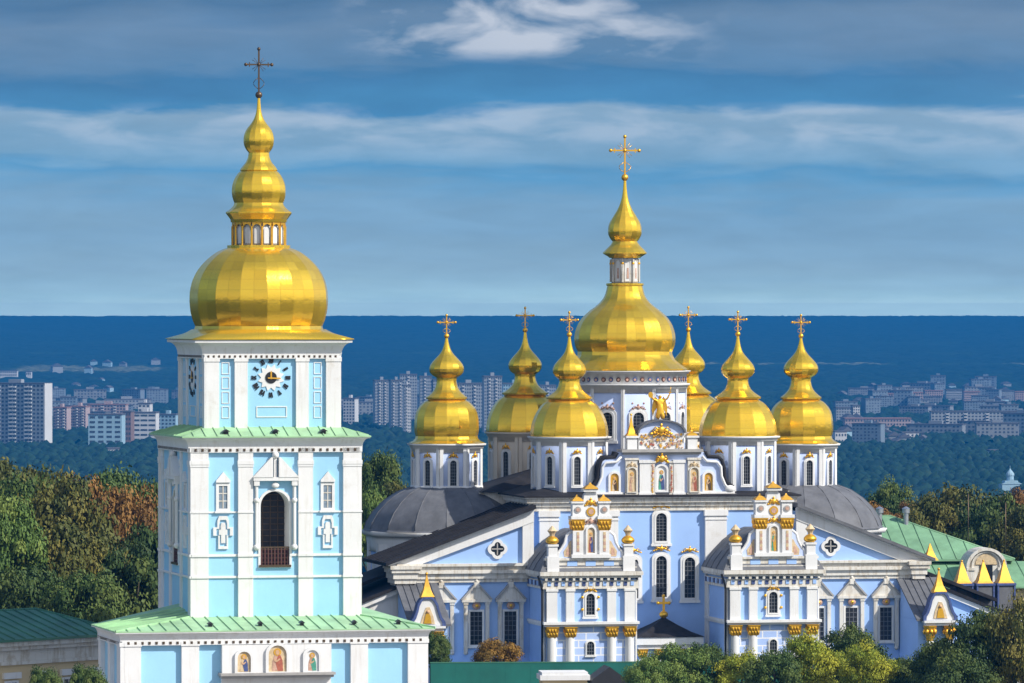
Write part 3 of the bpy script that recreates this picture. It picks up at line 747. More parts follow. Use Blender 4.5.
mb = MB(); mb.lathe([prof([(24.5, 245.6), (24.5, 222)])], 16, rot); lan = mb.build('lantern_drum', M['white'], tower)
mb = MB()
for i in range(16):
    a = -math.pi/2+rot+2*math.pi*(i+.5)/16; rr = 26.6/SCL
    mb.lathe([[(.085, 36.8), (.085, 38.2)]], 6, 0, (rr*math.cos(a), rr*math.sin(a)))
    am = -math.pi/2+rot+2*math.pi*i/16
    Ta = Matrix.Rotation(am+math.pi/2, 4, 'Z') @ Matrix.Translation((0, -26.0/SCL, 0))
    mb.T = Ta; aw = 2*26.0/SCL*math.tan(math.pi/16)
    o_ = archpts(0, 36.9, aw*.74, 1.45, 8)
    mb.prism(o_[2:]+[(-aw/2, 38.62), (aw/2, 38.62)], -.05, .06)
    mb.T = Matrix.Identity(4)
mb.build('lantern_arcade', M['gold_leaf'], lan)
mb = MB()
for i in range(16):
    am = -math.pi/2+rot+2*math.pi*i/16; mb.T = Matrix.Rotation(am+math.pi/2, 4, 'Z') @ Matrix.Translation((0, -24.5/SCL, 0))
    mb.prism(archpts(0, 36.95, .38, 1.2, 8), -.02, .02)
mb.build('lantern_panels', M['white'], lan)
mb = MB()
mb.lathe([prof([(28.2, 222.4), (28.6, 219.5)]), prof([(28.6, 219.5), (33.2, 213.4)]), prof([(33.2, 213.4), (33.2, 212.2)]), prof([(33.2, 212.2), (28.5, 209), (25.4, 205.5), (24.6, 203)]),
          prof([(24.6, 203), (26.4, 198), (27.2, 192), (26.6, 185), (24.2, 178.5), (20.5, 173), (18.2, 171)]),
          prof([(18.2, 171), (19.0, 170.2)]), prof([(19.0, 170.2), (17.0, 167), (13.2, 162.5), (11.0, 157.5), (10.3, 152.8)]),
          prof([(10.3, 152.8), (12.6, 150)]), prof([(12.6, 150), (14.6, 146), (15.4, 140.5), (14.6, 134.5), (12.0, 128.8), (8.0, 123.8), (5.0, 119), (2.9, 113), (1.9, 106), (1.3, 96)])],
         n4, rot, res=.16, uvs=(1.0, 1.6))
mb.build('gold_finial', M['gold'], dm)
put('cross', cross_mesh(46/SCL, 13.2/SCL, .105, M['bronze']), tower, trs(0, 0, CAM_Z-(95-PY0)/SCL))
# ------------------------------------------------------------------ cathedral
PHI_C = R(12.0); CX, CY = 12.5, 505.0
cath = thing('cathedral', 'large pale blue and white baroque cathedral with seven gold domes and richly gilded front', 'cathedral', (CX, CY, 0), PHI_C)
I4 = Matrix.Identity(4)
def zat(py, x, y): return CAM_Z-(py-PY0)*(CY+x*math.sin(PHI_C)+y*math.cos(PHI_C))/FPX
def sq(mb, x0, x1, y0, y1, steps):
    """stepped moulding round an oblong: (z0, z1, projection)"""
    for z0, z1, p_ in steps: mb.box(x0-p_, x1+p_, y0-p_, y1+p_, z0, z1)
# --- main block
mb = MB(); mb.box(-11.1, 11.1, 0, 24.5, -.5, 15.9); mw = mb.build('main_wall', M['blue'], cath)
mb = MB(); sq(mb, -11.1, 11.1, 0, 24.5, [(15.35, 15.75, .16), (15.75, 16.05, .32), (16.05, 16.4, .52), (16.4, 16.62, .72)]); mb.build('main_cornice', M['white_old'], cath)
for a, b in ((-10.5, -8.85), (-5.6, -3.75), (3.75, 5.6), (8.85, 10.5)):
    mb = MB(); mb.box(a, b, -.36, .02, -.5, 15.4); mb.box(a-.1, b+.1, -.48, .01, 14.9, 15.38); mb.box(a-.06, b+.06, -.42, .01, 14.55, 14.68); mb.build('pilaster', M['white'], mw)
mb = MB()
v = [(-11.95, -.85, 16.64), (11.95, -.85, 16.64), (11.95, 25.3, 16.64), (-11.95, 25.3, 16.64), (-5.5, 6.5, 18.3), (5.5, 6.5, 18.3), (5.5, 18.5, 18.3), (-5.5, 18.5, 18.3)]
v += [(x, y, z-.12) for x, y, z in v[:4]]
mb.add(v, [(0, 1, 5, 4), (1, 2, 6, 5), (2, 3, 7, 6), (3, 0, 4, 7), (4, 5, 6, 7), (8, 9, 1, 0), (9, 10, 2, 1), (10, 11, 3, 2), (11, 8, 0, 3), (11, 10, 9, 8)])
for sx in (-1, 1):       # cross arms running out to the side domes
    mb.add([(sx*4.0, 9.0, 16.7), (sx*13.6, 9.0, 16.7), (sx*7.0, 13.4, 18.9), (sx*4.0, 13.4, 18.9), (sx*13.6, 17.8, 16.7), (sx*4.0, 17.8, 16.7)], [(0, 1, 2, 3), (3, 2, 4, 5), (1, 4, 2), (0, 3, 5)])
mb.build('main_roof', M['roof_dark'], cath)
for x0 in (-13.6, 11.1): mb = MB(); mb.box(x0, x0+2.5, 9.6, 17.2, 9, 16.68); mb.build('transept_wall', M['white_old'], cath)
# centre windows, gilt crowns above them
for x, z0, h in ((0, zat(541, 0, 0), 2.35), (0, zat(597, 0, 0), 3.45), (-2.45, zat(598, 0, 0), 3.4), (2.45, zat(598, 0, 0), 3.4)):
    arch_window(cath, Matrix.Translation((x, 0, z0)), .92, h, .34, bars=(3, 8), proud=.16)
    mb = MB(); flourish(mb, x, z0+h+.62, 1.35, .55, -.2); mb.build('gilt_crown', M['gold_leaf'], cath)
# --- stepped gable
def mirror(p_): return [(-x, z) for x, z in p_][::-1]
GZ = 16.62
vol = [(-6.15, GZ), (-3.3, GZ), (-3.3, 20.3), (-3.75, 20.2), (-4.0, 19.75), (-4.9, 19.7), (-5.2, 19.45), (-5.35, 18.9), (-5.4, 18.0), (-5.7, 17.5), (-6.15, 17.2)]
mb = MB(); mb.prism([(-3.3, GZ), (3.3, GZ), (3.3, 20.2), (-3.3, 20.2)], -.15, 1.2); mb.prism(vol, -.12, 1.1); mb.prism(mirror(vol), -.12, 1.1)
gab = mb.build('gable', M['pale_blue'], cath)
for sx in (-1, 1):
    mb = MB(Matrix.Scale(sx, 4, (1, 0, 0)))
    rim = [(-6.2, 0, 17.3), (-5.72, 0, 17.62), (-5.46, 0, 18.1), (-5.42, 0, 18.9), (-5.2, 0, 19.55), (-4.9, 0, 19.82), (-4.0, 0, 19.86), (-3.8, 0, 20.25)]
    for yy in (-.1, .3, .7, 1.1): mb.tube([(a, yy, c) for a, b, c in rim], .17, 0, 6)
    mb.build('scroll_roof', M['roof_dark'], gab)
    mb = MB(Matrix.Scale(sx, 4, (1, 0, 0)))
    mb.tube([(-6.0+.12, -.3, 17.0), (-5.45, -.3, 17.5), (-5.15, -.3, 18.2), (-5.1, -.3, 19.0), (-4.8, -.3, 19.4), (-3.9, -.3, 19.45), (-3.5, -.3, 19.9)], .12, 0, 6)
    mb.ball((-5.9, -.28, 17.15), .38, 0, 10, 6, (1.2, .6, .8)); mb.box(-6.3, -3.3, -.34, -.1, GZ, GZ+.3)
    mb.build('scroll_moulding', M['white'], gab)
# figures and columns of the gable
for x in (-4.05, 4.05): icon(cath, Matrix.Translation((x, -.13, 17.0)), .72, 1.5, 'tan', 'gold_paint', 'bronze', fw=.17)
icon(cath, Matrix.Translation((-.05, -.32, 17.05)), .85, 2.05, 'teal', 'white', 'navy', fw=.16)
def painted_column(x, w, z0, z1, y, seed):
    rs = random.Random(seed); mb = MB(Matrix.Translation((x, y, 0)))
    mb.box(-w/2, w/2, -.3, .1, z0, z1, 0); mb.box(-w/2-.07, w/2+.07, -.38, .1, z1-.14, z1, 0); mb.box(-w/2-.07, w/2+.07, -.38, .1, z0, z0+.16, 0)
    z = z0+.25
    while z < z1-.35:
        h = rs.uniform(.10, .18); a = rs.uniform(-.12, .12)*w
        mb.prism([(a-w*.22, z), (a+w*.05, z-.03), (a+w*.24, z+h*.5), (a+w*.02, z+h), (a-w*.25, z+h*.7)], -.34-.002*rs.random(), -.28, rs.choice((1, 1, 2, 3))); z += h+.02
    return mb
for x in (-2.62, 2.75):
    mb = MB(); mb.box(x-.52, x+.52, -.46, .1, GZ, 19.75); mb.box(x-.6, x+.6, -.54, .1, 19.6, 19.78); mb.box(x-.58, x+.58, -.52, .1, GZ, GZ+.22); pl_ = mb.build('painted_pilaster', M['white_old'], gab)
    icon(cath, Matrix.Translation((x, -.46, 16.95)), .7, 2.0, 'pink', 'tan', 'red' if x > 0 else 'tan', frame='white_old', fw=.08)
    mb = MB(); flourish(mb, x, 19.2, .8, .5, -.5); mb.build('relief', M['tan'], pl_)
for x, w, st in ((-.82, .36, 3), (.82, .36, 4)):
    mb = painted_column(x, w, GZ, 19.75 if w > .5 else 19.5, -.16, st); mb.build('painted_pilaster', [M['white_old'], M['pink'], M['red'], M['gold_paint']], gab)
for x in (-1.48, 1.45):
    mb = MB(); mb.box(x-.46, x+.46, -.5, .1, GZ, 19.35); mb.box(x-.54, x+.54, -.58, .1, 19.35, 19.6); mb.box(x-.54, x+.54, -.58, .1, GZ, GZ+.25); mb.build('pilaster', M['white'], gab)
mb = MB(); mb.box(-3.35, 3.35, -.45, 1.3, 20.05, 20.25); mb.box(-3.5, 3.5, -.66, 1.4, 20.25, 20.5); mb.box(-6.4, 6.4, -.46, 1.2, GZ-.02, GZ+.14); mb.build('gable_ledge', M['grey'], gab)
mb = MB(); flourish(mb, -.05, 19.7, 1.1, .9, -.5); mb.build('gilt_crown', M['gold_leaf'], gab)
mb = MB(); mb.box(-1.95, 1.95, -.12, 1.0, 20.5, 21.85)
rs = random.Random(3)
for i in range(120):
    x = rs.uniform(-1.8, 1.8); z = rs.uniform(20.62, 21.75); r_ = rs.uniform(.05, .13)
    mb.prism([(x+r_*math.cos(q*1.05+i)*rs.uniform(.6, 1.3), z+r_*math.sin(q*1.05+i)) for q in range(6)], -.2-.01*rs.random(), -.1, rs.choice((1, 1, 1, 2, 3, 3, 4, 5, 5)))
mb.build('upper_gable', [M['white'], M['pink'], M['red'], M['gold_paint'], M['grey'], M['tan']], cath)
c_ = [(1.95*math.cos(math.pi*i/14), 21.85+1.0*math.sin(math.pi*i/14)) for i in range(15)]
mb = MB(); mb.prism(c_, -.1, 1.0, 0)
ring_o = [(2.12*math.cos(math.pi*i/14), 21.85+1.14*math.sin(math.pi*i/14)) for i in range(15)]
for i in range(14): mb.prism([ring_o[i], ring_o[i+1], c_[i+1], c_[i]], -.42, 1.15, 1)
mb.build('round_pediment', [M['pale_blue'], M['roof_grey']], cath)
mb = MB(); flourish(mb, -.05, 22.1, 1.7, .95, -.32); flourish(mb, -.05, 21.75, 1.3, .5, -.3, seed=5); mb.build('gilt_crown', M['gold_leaf'], cath)
for x, ht in ((-2.55, 1.75), (2.65, .55)):
    mb = MB(); mb.box(x-.42, x+.42, -.35, .55, 20.5, 21.45); mb.box(x-.54, x+.54, -.47, .67, 21.45, 21.62); pn = mb.build('pinnacle', M['white'], cath)
    mb = MB(); mb.lathe([[(.66, 21.63), (.42, 21.85), (.2, 21.65+ht*.45), (.08, 21.65+ht*.8), (.03, 21.65+ht)]], 4, math.pi/4*0, (x, .1)); mb.ball((x, .1, 21.65+ht), .1, 0, 6, 4); mb.build('gilt_cap', M['gold_leaf'], pn)

# --- drums and gold domes
def drum(cx, cy, r, z0, z1, n, wz0, wh, ww, sk, proud=.0):
    """r = half distance between opposite faces of the wall"""
    cr = r/math.cos(math.pi/n)
    mb = MB(); mb.lathe([[(cr, z0), (cr, z1)]], n, 0, (cx, cy)); d = mb.build('drum', M[sk], cath)
    fwid = 2*r*math.tan(math.pi/n)
    for i in range(n):
        T = Matrix.Translation((cx, cy, 0)) @ Matrix.Rotation(2*math.pi*i/n, 4, 'Z')
        if n == 12: pwk = .05
        else: pwk = .125
        Ta = T @ Matrix.Rotation(math.pi/n, 4, 'Z')
        mb = MB(Ta); pw = fwid*pwk
        a = math.pi/n
        for s_ in (-1, 1):
            # strips each side of the arris, lying on their own face
            Tb = T @ Matrix.Translation((0, -r, 0)); mb.T = Tb
            xa = s_*fwid/2; mb.box(min(xa, xa-s_*pw), max(xa, xa-s_*pw), -.13, .02, z0, z1-.1)
        mb.build('pilaster', M['ochre'] if sk == 'ochre' else M['white'], d)
        Tw = T @ Matrix.Translation((0, -r, wz0))
        arch_window(cath, Tw, ww, wh, .2 if n == 8 else .36, bars=(3, 7), proud=.14, n=8)
        mb = MB(T @ Matrix.Translation((0, -r, 0))); flourish(mb, 0, wz0+wh+.42, ww*1.25, .5, -.16); mb.build('gilt_crown', M['gold_leaf'] if n == 8 else M['pink'], d)
    mb = MB(); s = 1/math.cos(math.pi/n)
    mb.lathe([[((r+.06)*s, z1-.75), ((r+.10)*s, z1-.75)], [((r+.10)*s, z1-.75), ((r+.10)*s, z1-.42)], [((r+.2)*s, z1-.40), ((r+.2)*s, z1-.2)], [((r+.36)*s, z1-.16), ((r+.42)*s, z1)]], n, 0, (cx, cy))
    mb.build('drum_cornice', M['ochre'] if sk == 'ochre' else M['white'], d)
    mb = MB(); mb.lathe([[((r+.15)*s, z0), ((r+.15)*s, z0+.35)]], n, 0, (cx, cy)); mb.build('plinth', M['ochre'] if sk == 'ochre' else M['white'], d)
    return d
def gold_dome(cx, cy, curves, n=16, rot=0.0, res=.25, uvs=(1.0, 1.5), uv2=None):
    mb = MB(); mb.lathe(curves, n, rot, (cx, cy), res=res, uvs=uvs); return mb.build('gold_dome', M['gold'], cath)
def side_dome(cx, cy, eave_py, kind):
    s = FPX/(CY+cx*math.sin(PHI_C)+cy*math.cos(PHI_C))
    def P(pts): return [(r*1.01/s, CAM_Z-(py+dpy-PY0)/s) for r, py in pts]
    if kind == 'plain':
        dpy = eave_py-436
        cv = [P([(38.5, 436.3), (38.7, 435.2)]), P([(38.7, 435.2), (38.5, 430), (36.5, 421), (32.5, 412), (27, 404.5), (20.2, 399.8)]),
              P([(20.2, 399.8), (22.8, 398.8)]), P([(22.8, 398.8), (22.9, 397.4)]), P([(22.9, 397.4), (17.2, 393.6), (13.0, 389.6), (10.9, 385), (10.2, 381.5), (10.6, 378.6)]),
              P([(10.6, 378.6), (14.2, 376.2)]), P([(14.2, 376.2), (16.2, 373), (16.6, 369.5), (15.2, 365.3), (11.2, 360.3), (7.0, 355.6), (4.3, 351.3), (2.7, 346), (1.7, 340.5), (1.1, 335.5)])]
        cz, ch, ca = P([(1, 334.5)])[0][1], 23.5/s, 8.6/s
    else:
        dpy = eave_py-443
        cv = [P([(37.5, 443.3), (37.5, 442.5)]), P([(37.5, 442.5), (33.5, 441), (31.2, 438.5), (30.6, 436)]),
              P([(30.6, 436), (31.8, 431.5), (32.0, 426), (31.6, 419), (30.0, 412), (27.0, 406.5), (22.5, 402), (18.2, 399.8)]),
              P([(18.2, 399.8), (20.3, 398.8)]), P([(20.3, 398.8), (20.4, 397.3)]), P([(20.4, 397.3), (15.8, 393.6), (12.4, 389.6), (10.5, 385), (9.8, 381), (10.2, 377.6)]),
              P([(10.2, 377.6), (14.4, 375)]), P([(14.4, 375), (16.8, 372), (17.2, 368.5), (15.8, 364.3), (11.8, 359.3), (7.4, 354.6), (4.5, 350.3), (2.8, 345.5), (1.7, 341), (1.1, 337)])]
        cz, ch, ca = P([(1, 336)])[0][1], 22/s, 9.0/s
    d = gold_dome(cx, cy, cv)
    put('cross', cross_mesh(ch*.94, ca, .09, M['gold_leaf']), d, trs(cx, cy, cz))
    return cv[0][0][1]
for cx, cy, ep, kd, sk in ((-7.12, 3.4, 436, 'plain', 'pale_blue'), (7.5, 3.4, 435.5, 'plain', 'pale_blue'), (-15.65, 13.4, 443, 'skirt', 'pale_blue'), (15.65, 13.4, 443, 'skirt', 'pale_blue'),
                           (-7.3, 20.3, 431.5, 'plain', 'ochre'), (7.3, 20.3, 431, 'plain', 'ochre')):
    ze = side_dome(cx, cy, ep, kd)
    r = 2.93 if kd == 'plain' else 2.78
    drum(cx, cy, r, ze-5.0 if kd == 'plain' else ze-3.95, ze, 8, ze-4.0 if kd == 'plain' else ze-3.55, 2.35 if kd == 'plain' else 2.15, .56, sk)
# centre drum and dome
sC = FPX/(CY+13.4*math.cos(PHI_C))
def PC(pts): return [(r/sC, CAM_Z-(py-PY0)/sC) for r, py in pts]
ZC = CAM_Z-(370.5-PY0)/sC
n = 12; r = 5.02; s = 1/math.cos(math.pi/n)
d = drum(0, 13.4, r, 16.8, ZC-1.1, n, CAM_Z-(437-PY0)/sC, 2.2, .95, 'pale_blue')
mb = MB(); mb.lathe([[((r+.12)*s, ZC-1.25), ((r+.12)*s, ZC-.25)], [((r+.3)*s, ZC-.25), ((r+.34)*s, ZC-.1)], [((r+.42)*s, ZC-.1), ((r+.46)*s, ZC)]], n, 0, (0, 13.4))
fz = mb.build('frieze', M['white'], d)
for i in range(n):
    T = Matrix.Translation((0, 13.4, 0)) @ Matrix.Rotation(2*math.pi*i/n, 4, 'Z') @ Matrix.Translation((0, -r-.12, ZC-.74))
    mb = MB(T)
    for j, x in enumerate((-1.0, -.33, .33, 1.0)):
        c12 = [(x+.2*math.cos(q*math.pi/6), .2*math.sin(q*math.pi/6)) for q in range(12)]; mb.prism(c12, -.06, .01, (i+j) % 2)
        mb.prism([(x+.12*math.cos(q*math.pi/3), .12*math.sin(q*math.pi/3)) for q in range(6)], -.09, -.05, 2)
    for q in range(3): # rose garlands on the drum faces
        for x, z in ((0, -2.15), (-.5, -2.0), (.5, -2.0), (-.5, -2.45), (.5, -2.45), (0, -2.6)): mb.ball((x, -.0+.1, z), .09, 2, 6, 4, (1, .5, 1)) if q == 0 else None
    mb.build('rosettes', [M['red_brown'], M['navy'], M['pink']], d)
dc = gold_dome(0, 13.4, [
    PC([(62.5, 370.2), (62.5, 368.8)]), PC([(62.5, 368.8), (55.5, 364), (50.2, 359.5), (47.6, 355)]), PC([(47.6, 355), (47.2, 351.5)]),
    PC([(47.2, 351.5), (49.4, 347), (50.6, 341), (50.2, 334), (48.0, 326.5), (43.8, 319), (36.2, 311.5), (28.0, 305.3), (22.6, 299.8), (19.6, 294), (18.2, 288.5), (17.6, 286)]),
    PC([(17.6, 286), (18.8, 285.3)]), PC([(18.8, 285.3), (18.8, 283.4)]), PC([(18.8, 283.4), (15, 283)])], 16, 0, .3, (2.0, 1.3))
mb = MB(); mb.lathe([PC([(13.6, 283.4), (13.6, 257.5)])], 8, 0, (0, 13.4)); ln_ = mb.build('lantern_drum', M['white'], cath)
mb = MB()
for i in range(8):
    T = Matrix.Translation((0, 13.4, 0)) @ Matrix.Rotation(2*math.pi*i/8, 4, 'Z')
    z0 = PC([(0, 282)])[0][1]; rr = 13.6/sC*math.cos(math.pi/8); mb.T = T @ Matrix.Translation((0, -rr, 0))
    o_ = archpts(0, z0+.1, .42, 1.75, 8); mb.ring(grow(o_, 0, .07), o_, -.06, .01, 0); mb.prism(o_, -.02, .01, 3); mb.prism([(-.1, z0+.3), (.1, z0+.3), (.07, z0+1.2), (-.07, z0+1.2)], -.05, -.01, 1)
    mb.T = T @ Matrix.Rotation(math.pi/8, 4, 'Z'); mb.lathe([[(.09, z0), (.09, z0+1.95)]], 6, 0, (0, -14.4/sC), 0)
    mb.ball((0, -14.4/sC, z0+1.6), .13, 2, 6, 4)
mb.build('lantern_arcade', [M['white_old'], M['pink'], M['gold_leaf'], M['white']], ln_)
mb = MB(); mb.lathe([PC([(15.2, 258), (17, 256.5)]), PC([(17, 256.5), (22, 253.6)]), PC([(22, 253.6), (22, 252.6)]), PC([(22, 252.6), (18.2, 248.5), (14.5, 245), (12.4, 241.3)]), PC([(12.4, 241.3), (14.2, 239.4)]),
    PC([(14.2, 239.4), (16.4, 235), (16.8, 230), (15.6, 223.5), (12.0, 217), (8.0, 210.5), (5.0, 204), (3.0, 197), (1.9, 189), (1.2, 179)])], 16, 0, (0, 13.4), res=.18, uvs=(1.0, 1.6))
mb.build('gold_finial', M['gold'], dc)
put('cross', cross_mesh(41/sC, 14.6/sC, .125, M['gold_leaf']), dc, trs(0, 13.4, CAM_Z-(177.5-PY0)/sC))

# --- side chapels under grey domes
for sx in (-1, 1):
    cx, cy = sx*15.65, 13.4; n = 8; s = 1/math.cos(math.pi/n)
    mb = MB(); mb.lathe([[(6.25*s, -.5), (6.25*s, 13.0)]], n, 0, (cx, cy)); ch = mb.build('chapel_wall', M['blue'], cath)
    mb = MB(); mb.lathe([[(6.4*s, 11.6), (6.4*s, 12.0)], [(6.5*s, 12.6), (6.5*s, 12.95)], [(6.75*s, 12.95), (6.95*s, 13.35)]], n, 0, (cx, cy)); mb.build('chapel_cornice', M['white'], ch)
    for i in range(n):
        T = Matrix.Translation((cx, cy, 0)) @ Matrix.Rotation(2*math.pi*i/n, 4, 'Z') @ Matrix.Translation((0, -6.25, 0))
        mb = MB(T); h = 6.25*math.tan(math.pi/n); mb.box(-h, -h+.9, -.2, .02, -.5, 12.6); mb.box(h-.9, h, -.2, .02, -.5, 12.6); mb.box(-.75, .75, -.12, .01, 8, 11); mb.build('pilaster', M['white'], ch)
    mb = MB(); mb.lathe([[(7.2, 13.36), (7.05, 13.5)], [(7.05, 13.5), (6.85, 14.05), (6.3, 14.95), (5.4, 15.85), (4.3, 16.6), (3.1, 17.05)]], 16, 0, (cx, cy), res=.4)
    for i in range(16):
        a = -math.pi/2-math.pi/16+2*math.pi*i/16
        mb.tube([(cx+(q+.02)*math.cos(a), cy+(q+.02)*math.sin(a), z) for q, z in ((7.03, 13.55), (6.85, 14.05), (6.3, 14.95), (5.4, 15.85), (4.3, 16.6), (3.1, 17.05))], .05, 0, 4)
    mb.build('chapel_dome', M['roof_grey'], cath)
# --- aisles with raking half gables
for sx in (-1, 1):
    S = Matrix.Scale(sx, 4, (1, 0, 0)); X0 = .3 if sx > 0 else -.3
    TS = Matrix.Translation((.3 if sx > 0 else -.35, 0, 0)) @ S
    XE = 22.7 if sx > 0 else 23.4     # end of the eaves
    mb = MB(TS); mb.box(10.9, 21.5, -1.5, 7.5, -.5, 9.6)
    mb.prism([(10.9, 9.6), (21.5, 9.6), (21.5, 11.6), (10.9, 15.3)], -1.5, 7.5); aw = mb.build('aisle_wall', M['blue'], cath)
    mb = MB(TS)
    mb.prism([(10.95, 15.55), (10.95, 14.55), (XE-1.5, 10.6), (XE-.2, 10.6), (XE-.2, 11.1)], -1.86, -1.48); mb.box(10.95, 11.9, -1.80, -1.48, 11.0, 14.6)
    mb.prism([(10.95, 15.75), (10.95, 15.5), (XE-.05, 10.95), (XE-.05, 11.2)], -2.2, -1.84)
    mb.build('raking_moulding', M['white'], aw)
    mb = MB(TS)
    for z0, z1, p_ in ((9.55, 9.85, .2), (9.85, 10.3, .34), (10.3, 10.55, .55), (10.55, 10.9, .36), (10.9, 11.12, .62)):
        mb.box(10.95, 22.0+p_, -1.5-p_, -1.48, z0, z1)
    for z0, z1, p_ in ((9.0, 9.5, .0), (9.5, 9.9, .2), (9.9, 10.4, .34), (10.4, 10.7, .5), (10.7, 11.0, .62)): mb.box(21.2-p_, XE-.8+p_, -1.9-p_, 1.0, z0, z1)
    mb.build('aisle_cornice', M['white_old'], aw)
    mb = MB(TS)   # roof sheet over the aisle
    mb.add([(10.9, -2.45, 15.95), (XE+.2, -2.45, 11.25), (XE+.2, 8.0, 11.25), (10.9, 8.0, 15.95), (10.9, -2.45, 15.65), (XE+.2, -2.45, 10.98), (XE+.2, 8.0, 10.98), (10.9, 8.0, 15.65)],
           [(0, 1, 2, 3), (7, 6, 5, 4), (0, 4, 5, 1), (1, 5, 6, 2), (2, 6, 7, 3), (3, 7, 4, 0)])
    for k in range(1, 9):
        y = -2.45+k*1.16; mb.add([(10.9, y-.03, 15.94), (XE+.2, y-.03, 11.24), (XE+.2, y+.03, 11.24), (10.9, y+.03, 15.94), (10.9, y-.03, 16.03), (XE+.2, y-.03, 11.33), (XE+.2, y+.03, 11.33), (10.9, y+.03, 16.03)], [(4, 5, 6, 7), (0, 1, 5, 4), (3, 7, 6, 2)])
    mb.build('aisle_roof', M['roof_dark' if sx < 0 else 'roof_grey'], cath)  # shaded left and sunlit right slope put into the sheet colour
    # four-lobed opening
    T = TS @ Matrix.Translation((14.0, -1.5, 12.3)); mb = MB(T)
    q4 = []; q5 = []
    for i in range(32):
        a = 2*math.pi*i/32; rr = .38+.20*abs(math.cos(2*a)); q4.append((rr*math.cos(a), rr*math.sin(a))); r2 = .66+.18*abs(math.cos(2*a)); q5.append((r2*math.cos(a), r2*math.sin(a)))
    mb.ring(q5, q4, -.16, .01); qf = mb.build('window', M['white'], cath)
    mb = MB(T); mb.prism(q4, -.04, .01, 0); mb.box(-.05, .05, -.08, -.03, -.5, .5, 1); mb.box(-.5, .5, -.079, -.031, -.05, .05, 1); mb.build('pane', [M['glass'], M['grey']], qf)
    # three pedimented windows
    for x in (12.9, 15.8, 18.8):
        T = TS @ Matrix.Translation((x, -1.5, 4.35)); w_ = rect_window(cath, T, 1.02, 2.75, .17, bars=(3, 7), barmat='bar', bw=.022)
        mb = MB(T)
        for s2 in (-1, 1):
            mb.box(s2*.92-.15, s2*.92+.15, -.3, .02, -.5, 3.5); mb.box(s2*.92-.2, s2*.92+.2, -.36, .01, 3.35, 3.55); mb.ball((s2*.92, -.15, -.65), .2, 0, 8, 5)
        mb.box(-1.25, 1.25, -.42, .01, 3.55, 3.78)
        mb.prism([(-1.3, 3.78), (1.3, 3.78), (.95, 4.2), (.3, 4.75), (-.3, 4.75), (-.95, 4.2)], -.3, .01)
        mb.prism([(-1.35, 3.78), (-1.15, 3.78), (-.2, 4.85), (-.2, 5.05)], -.46, .01, 1); mb.prism([(1.35, 3.78), (.2, 5.05), (.2, 4.85), (1.15, 3.78)], -.46, .01, 1)
        mb.box(-.22, .22, -.4, .01, 4.75, 5.2); mb.ball((0, -.2, 5.32), .15, 0, 8, 5)
        mb.build('pediment', [M['white_old'], M['grey']], w_)
        mb = MB(T); mb.ball((0, -.2, 3.25), .36, 0, 10, 6, (1, .45, .9)); mb.ball((0, -.32, 3.25), .16, 1, 8, 5)
        mb.build('rosette', [M['pink'], M['gold_leaf']], w_)
    # low outer range
    mb = MB(TS); mb.prism([(21.5, -.5), (29.0, -.5), (29.0, 6.2), (21.5, 9.2)], -1.2, 8.0); lw = mb.build('low_wall', M['blue' if sx > 0 else 'white'], cath)
    mb = MB(TS); mb.prism([(21.6, 9.4), (21.6, 9.0), (29.3, 5.9), (29.3, 6.3)], -1.55, -1.15); mb.build('coping', M['white'], lw)
    mb = MB(TS); mb.prism([(21.5, 9.75), (21.5, 9.45), (29.6, 6.22), (29.6, 6.5)], -1.75, 8.5); mb.prism([(21.5, 10.7), (21.5, 10.4), (29.6, 7.3), (29.6, 7.6)], 2.0, 8.8); mb.build('low_roof', M['roof_dark'], cath)
    # corner porch under a lean-to roof, gilt spire over a lobed gable
    px_ = 21.5 if sx > 0 else 20.9; TP = TS @ Matrix.Translation((px_, 0, 0))
    mb = MB(TP); mb.box(-1.5, 1.5, -7.3, -1.5, -.5, 6.35); mb.add([(-1.5, -1.5, 6.3), (-1.5, -7.3, 6.3), (-1.5, -1.5, 9.4), (1.5, -1.5, 6.3), (1.5, -7.3, 6.3), (1.5, -1.5, 9.4)], [(0, 1, 2), (3, 5, 4), (1, 4, 5, 2), (0, 2, 5, 3), (0, 3, 4, 1)])
    pw = mb.build('porch_wall', M['blue'], cath)
    mb = MB(TP); mb.add([(-1.75, -7.75, 6.42), (1.75, -7.75, 6.42), (1.75, -1.5, 9.62), (-1.75, -1.5, 9.62), (-1.75, -7.75, 6.24), (1.75, -7.75, 6.24), (1.75, -1.5, 9.44), (-1.75, -1.5, 9.44)], [(0, 1, 2, 3), (7, 6, 5, 4), (0, 4, 5, 1), (1, 5, 6, 2), (2, 6, 7, 3), (3, 7, 4, 0)])
    for k in range(1, 6):
        x = -1.75+k*3.5/6; mb.add([(x-.025, -7.75, 6.4), (x+.025, -7.75, 6.4), (x+.025, -1.5, 9.6), (x-.025, -1.5, 9.6), (x-.025, -7.75, 6.5), (x+.025, -7.75, 6.5), (x+.025, -1.5, 9.7), (x-.025, -1.5, 9.7)], [(4, 5, 6, 7), (0, 1, 5, 4), (2, 3, 7, 6), (3, 0, 4, 7), (1, 2, 6, 5)])
    mb.build('porch_roof', M['roof_grey'], cath)
    TF = TP @ Matrix.Translation((.25, -7.3, 0))
    mb = MB(TF); mb.box(-1.45, 1.45, -.9, .02, 6.1, 6.28); mb.box(-1.3, 1.3, -.7, .02, 5.85, 6.1); mb.build('porch_cornice', M['white'], pw)
